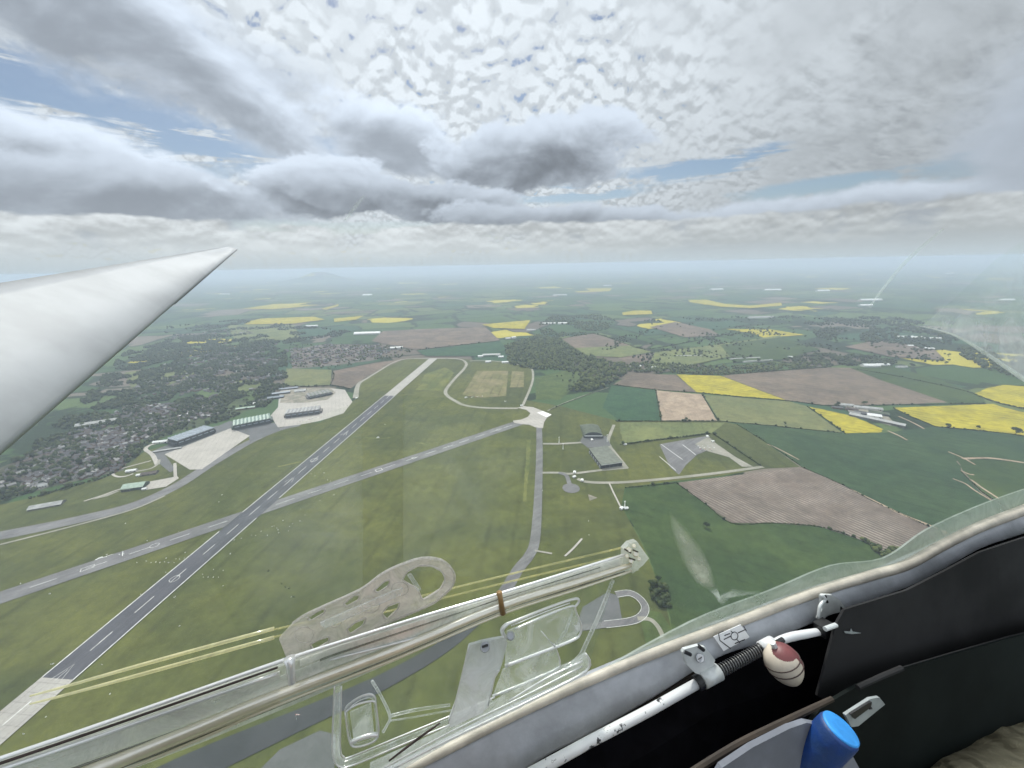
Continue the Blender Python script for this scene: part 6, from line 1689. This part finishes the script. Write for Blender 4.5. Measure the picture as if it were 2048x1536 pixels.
sub("thumb_cup_rim", wtube([(700, 1486), (716, 1478), (742, 1470), (756, 1470)], 4.5, .020, 8, 4), "edge")
sub("thumb_cup_rim", wtube(cup + [cup[0]], 1.6, .022, 6, 4), "edge")
sub("brace", wtube([(744, 1362), (762, 1392), (780, 1432), (774, 1450), (766, 1464)], [3, 2.6, 3, 2.4, 3], .006, 8, 4), "acryl")
sub("brace", wtube([(780, 1432), (830, 1420), (900, 1410)], [3, 3, 2.4], .006, 8, 4), "acryl")
sub("brace", wtube([(778, 1442), (840, 1432), (905, 1420)], 1.4, .006, 8, 4), "acryl")
wtube([(778, 1522), (830, 1482), (880, 1446)], [1.5, 2.5, 1.5], .020, 8, 4).build("seam", M["groove"], swn, smooth=True)

# --- fuselage skin below the sill, seat
sk = []
for p in sp[1:]:
    sk.append([K(*(p + PN * o - PU * dn)) for o, dn in ((.006, .006), (.03, .12), (.045, .28), (.02, .46), (-.12, .58), (-.32, .62), (-.32, .60), (-.11, .56), (.005, .45), (.030, .28), (.016, .12))])
MB().loft(sk).build("fuselage", M["gel"], glider, smooth=True)
MB().box(K(.05, -.76, .0), (.62, .05, .42), axes=(K(*PA), K(*PU), NW)).box(K(-.32, -.36, -.14), (.06, .62, .42), axes=(K(*PA), K(*PU), NW)).build("seat", M["panelgreen"], glider)

# ------------------------------------------------------------------ the pilot: only a khaki trouser leg shows
def skinned(name, joints, edges, mat, parent, disp=None, sub=2):
    me = bpy.data.meshes.new(name)
    me.from_pydata([tuple(K(*j[:3])) for j in joints], edges, [])
    o = link(name, me, mat, parent)
    md = o.modifiers.new("Skin", "SKIN")
    for i, j in enumerate(joints):
        me.skin_vertices[0].data[i].radius = (j[3], j[3])
    me.skin_vertices[0].data[0].use_root = True
    md.use_smooth_shade = True
    s_ = o.modifiers.new("Subdivision", "SUBSURF"); s_.levels = s_.render_levels = sub
    if disp:
        tx = bpy.data.textures.new("folds", "CLOUDS"); tx.noise_scale = disp[1]; tx.noise_depth = 3
        dm = o.modifiers.new("Folds", "DISPLACE"); dm.texture = tx; dm.strength = disp[0]; dm.texture_coords = 'LOCAL'
    return o
person = empty("person", EYE + K(.1, -.6, .0), "seated pilot in creased khaki trousers, one thigh showing at the bottom right", "person")
person.rotation_euler = (0, 0, 0)
off_ = -K(.1, -.6, .0)
legL = [(.06, -.63, .12, .075), (.30, -0.605, .32, .080), (.49, -0.590, .43, .078), (.69, -0.592, .53, .074), (.95, -0.610, .64, .066), (1.12, -.72, .71, .056), (1.28, -.90, .76, .045)]
dR = (.085, 0, -.27)
legR = [(x_ + dR[0], y_, z_ + dR[2], r_) for x_, y_, z_, r_ in legL]
J = [(0.04, -.62, -.02, .11)] + legL + legR + [(-.06, -.36, -.14, .12), (-.16, -.12, -.26, .13), (-.2, .0, -.32, .06), (-.22, .12, -.36, .085), (-.14, -.06, -.10, .055), (.02, -.34, .02, .045), (.22, -.36, .10, .035), (-.1, -.1, -.46, .055), (.06, -.36, -.44, .045), (.26, -.38, -.36, .035)]
nL = len(legL); b = 1 + 2 * nL
E_ = [(0, 1)] + [(i, i + 1) for i in range(1, nL)] + [(0, 1 + nL)] + [(i, i + 1) for i in range(1 + nL, 2 * nL)] + [(0, b), (b, b + 1), (b + 1, b + 2), (b + 2, b + 3), (b + 1, b + 4), (b + 4, b + 5), (b + 5, b + 6), (b + 1, b + 7), (b + 7, b + 8), (b + 8, b + 9)]
Jb = [(x_, y_, z_, r_ * .86) for x_, y_, z_, r_ in J]
bd = skinned("body", Jb, E_, plain("skin", (.45, .28, .2), .6), person)
bd.location = off_
def khaki():
    mt, g, bs, out = new_mat("khaki_cloth")
    tc = g.n("ShaderNodeTexCoord").outputs["Object"]
    a = g.noise(tc, 14, 6, 0.6, 1.2); b_ = g.noise(tc, 420, 2)
    g.put(bs.inputs["Base Color"], g.mix(g.ss(a, .35, .65), (.175, .155, .10), (.255, .23, .155)))
    bs.inputs["Roughness"].default_value = .92; bs.inputs["Specular IOR Level"].default_value = .1
    w = g.n("ShaderNodeTexWave"); g.put(w.inputs["Vector"], tc); w.inputs["Scale"].default_value = 7; w.inputs["Distortion"].default_value = 7; w.inputs["Detail"].default_value = 3
    g.put(bs.inputs["Normal"], g.bump(g.m("ADD", g.m("MULTIPLY", w.outputs["Fac"], .6), g.m("ADD", a, g.m("MULTIPLY", b_, .08))), .9, .02))
    return mt
tr_ = skinned("trousers", J[:1] + legL + legR, E_[:1] + E_[1:nL] + [(0, 1 + nL)] + E_[nL + 1:2 * nL], khaki(), person, (.016, .07), 3)
tr_.location = off_
print("objects", len(bpy.data.objects))
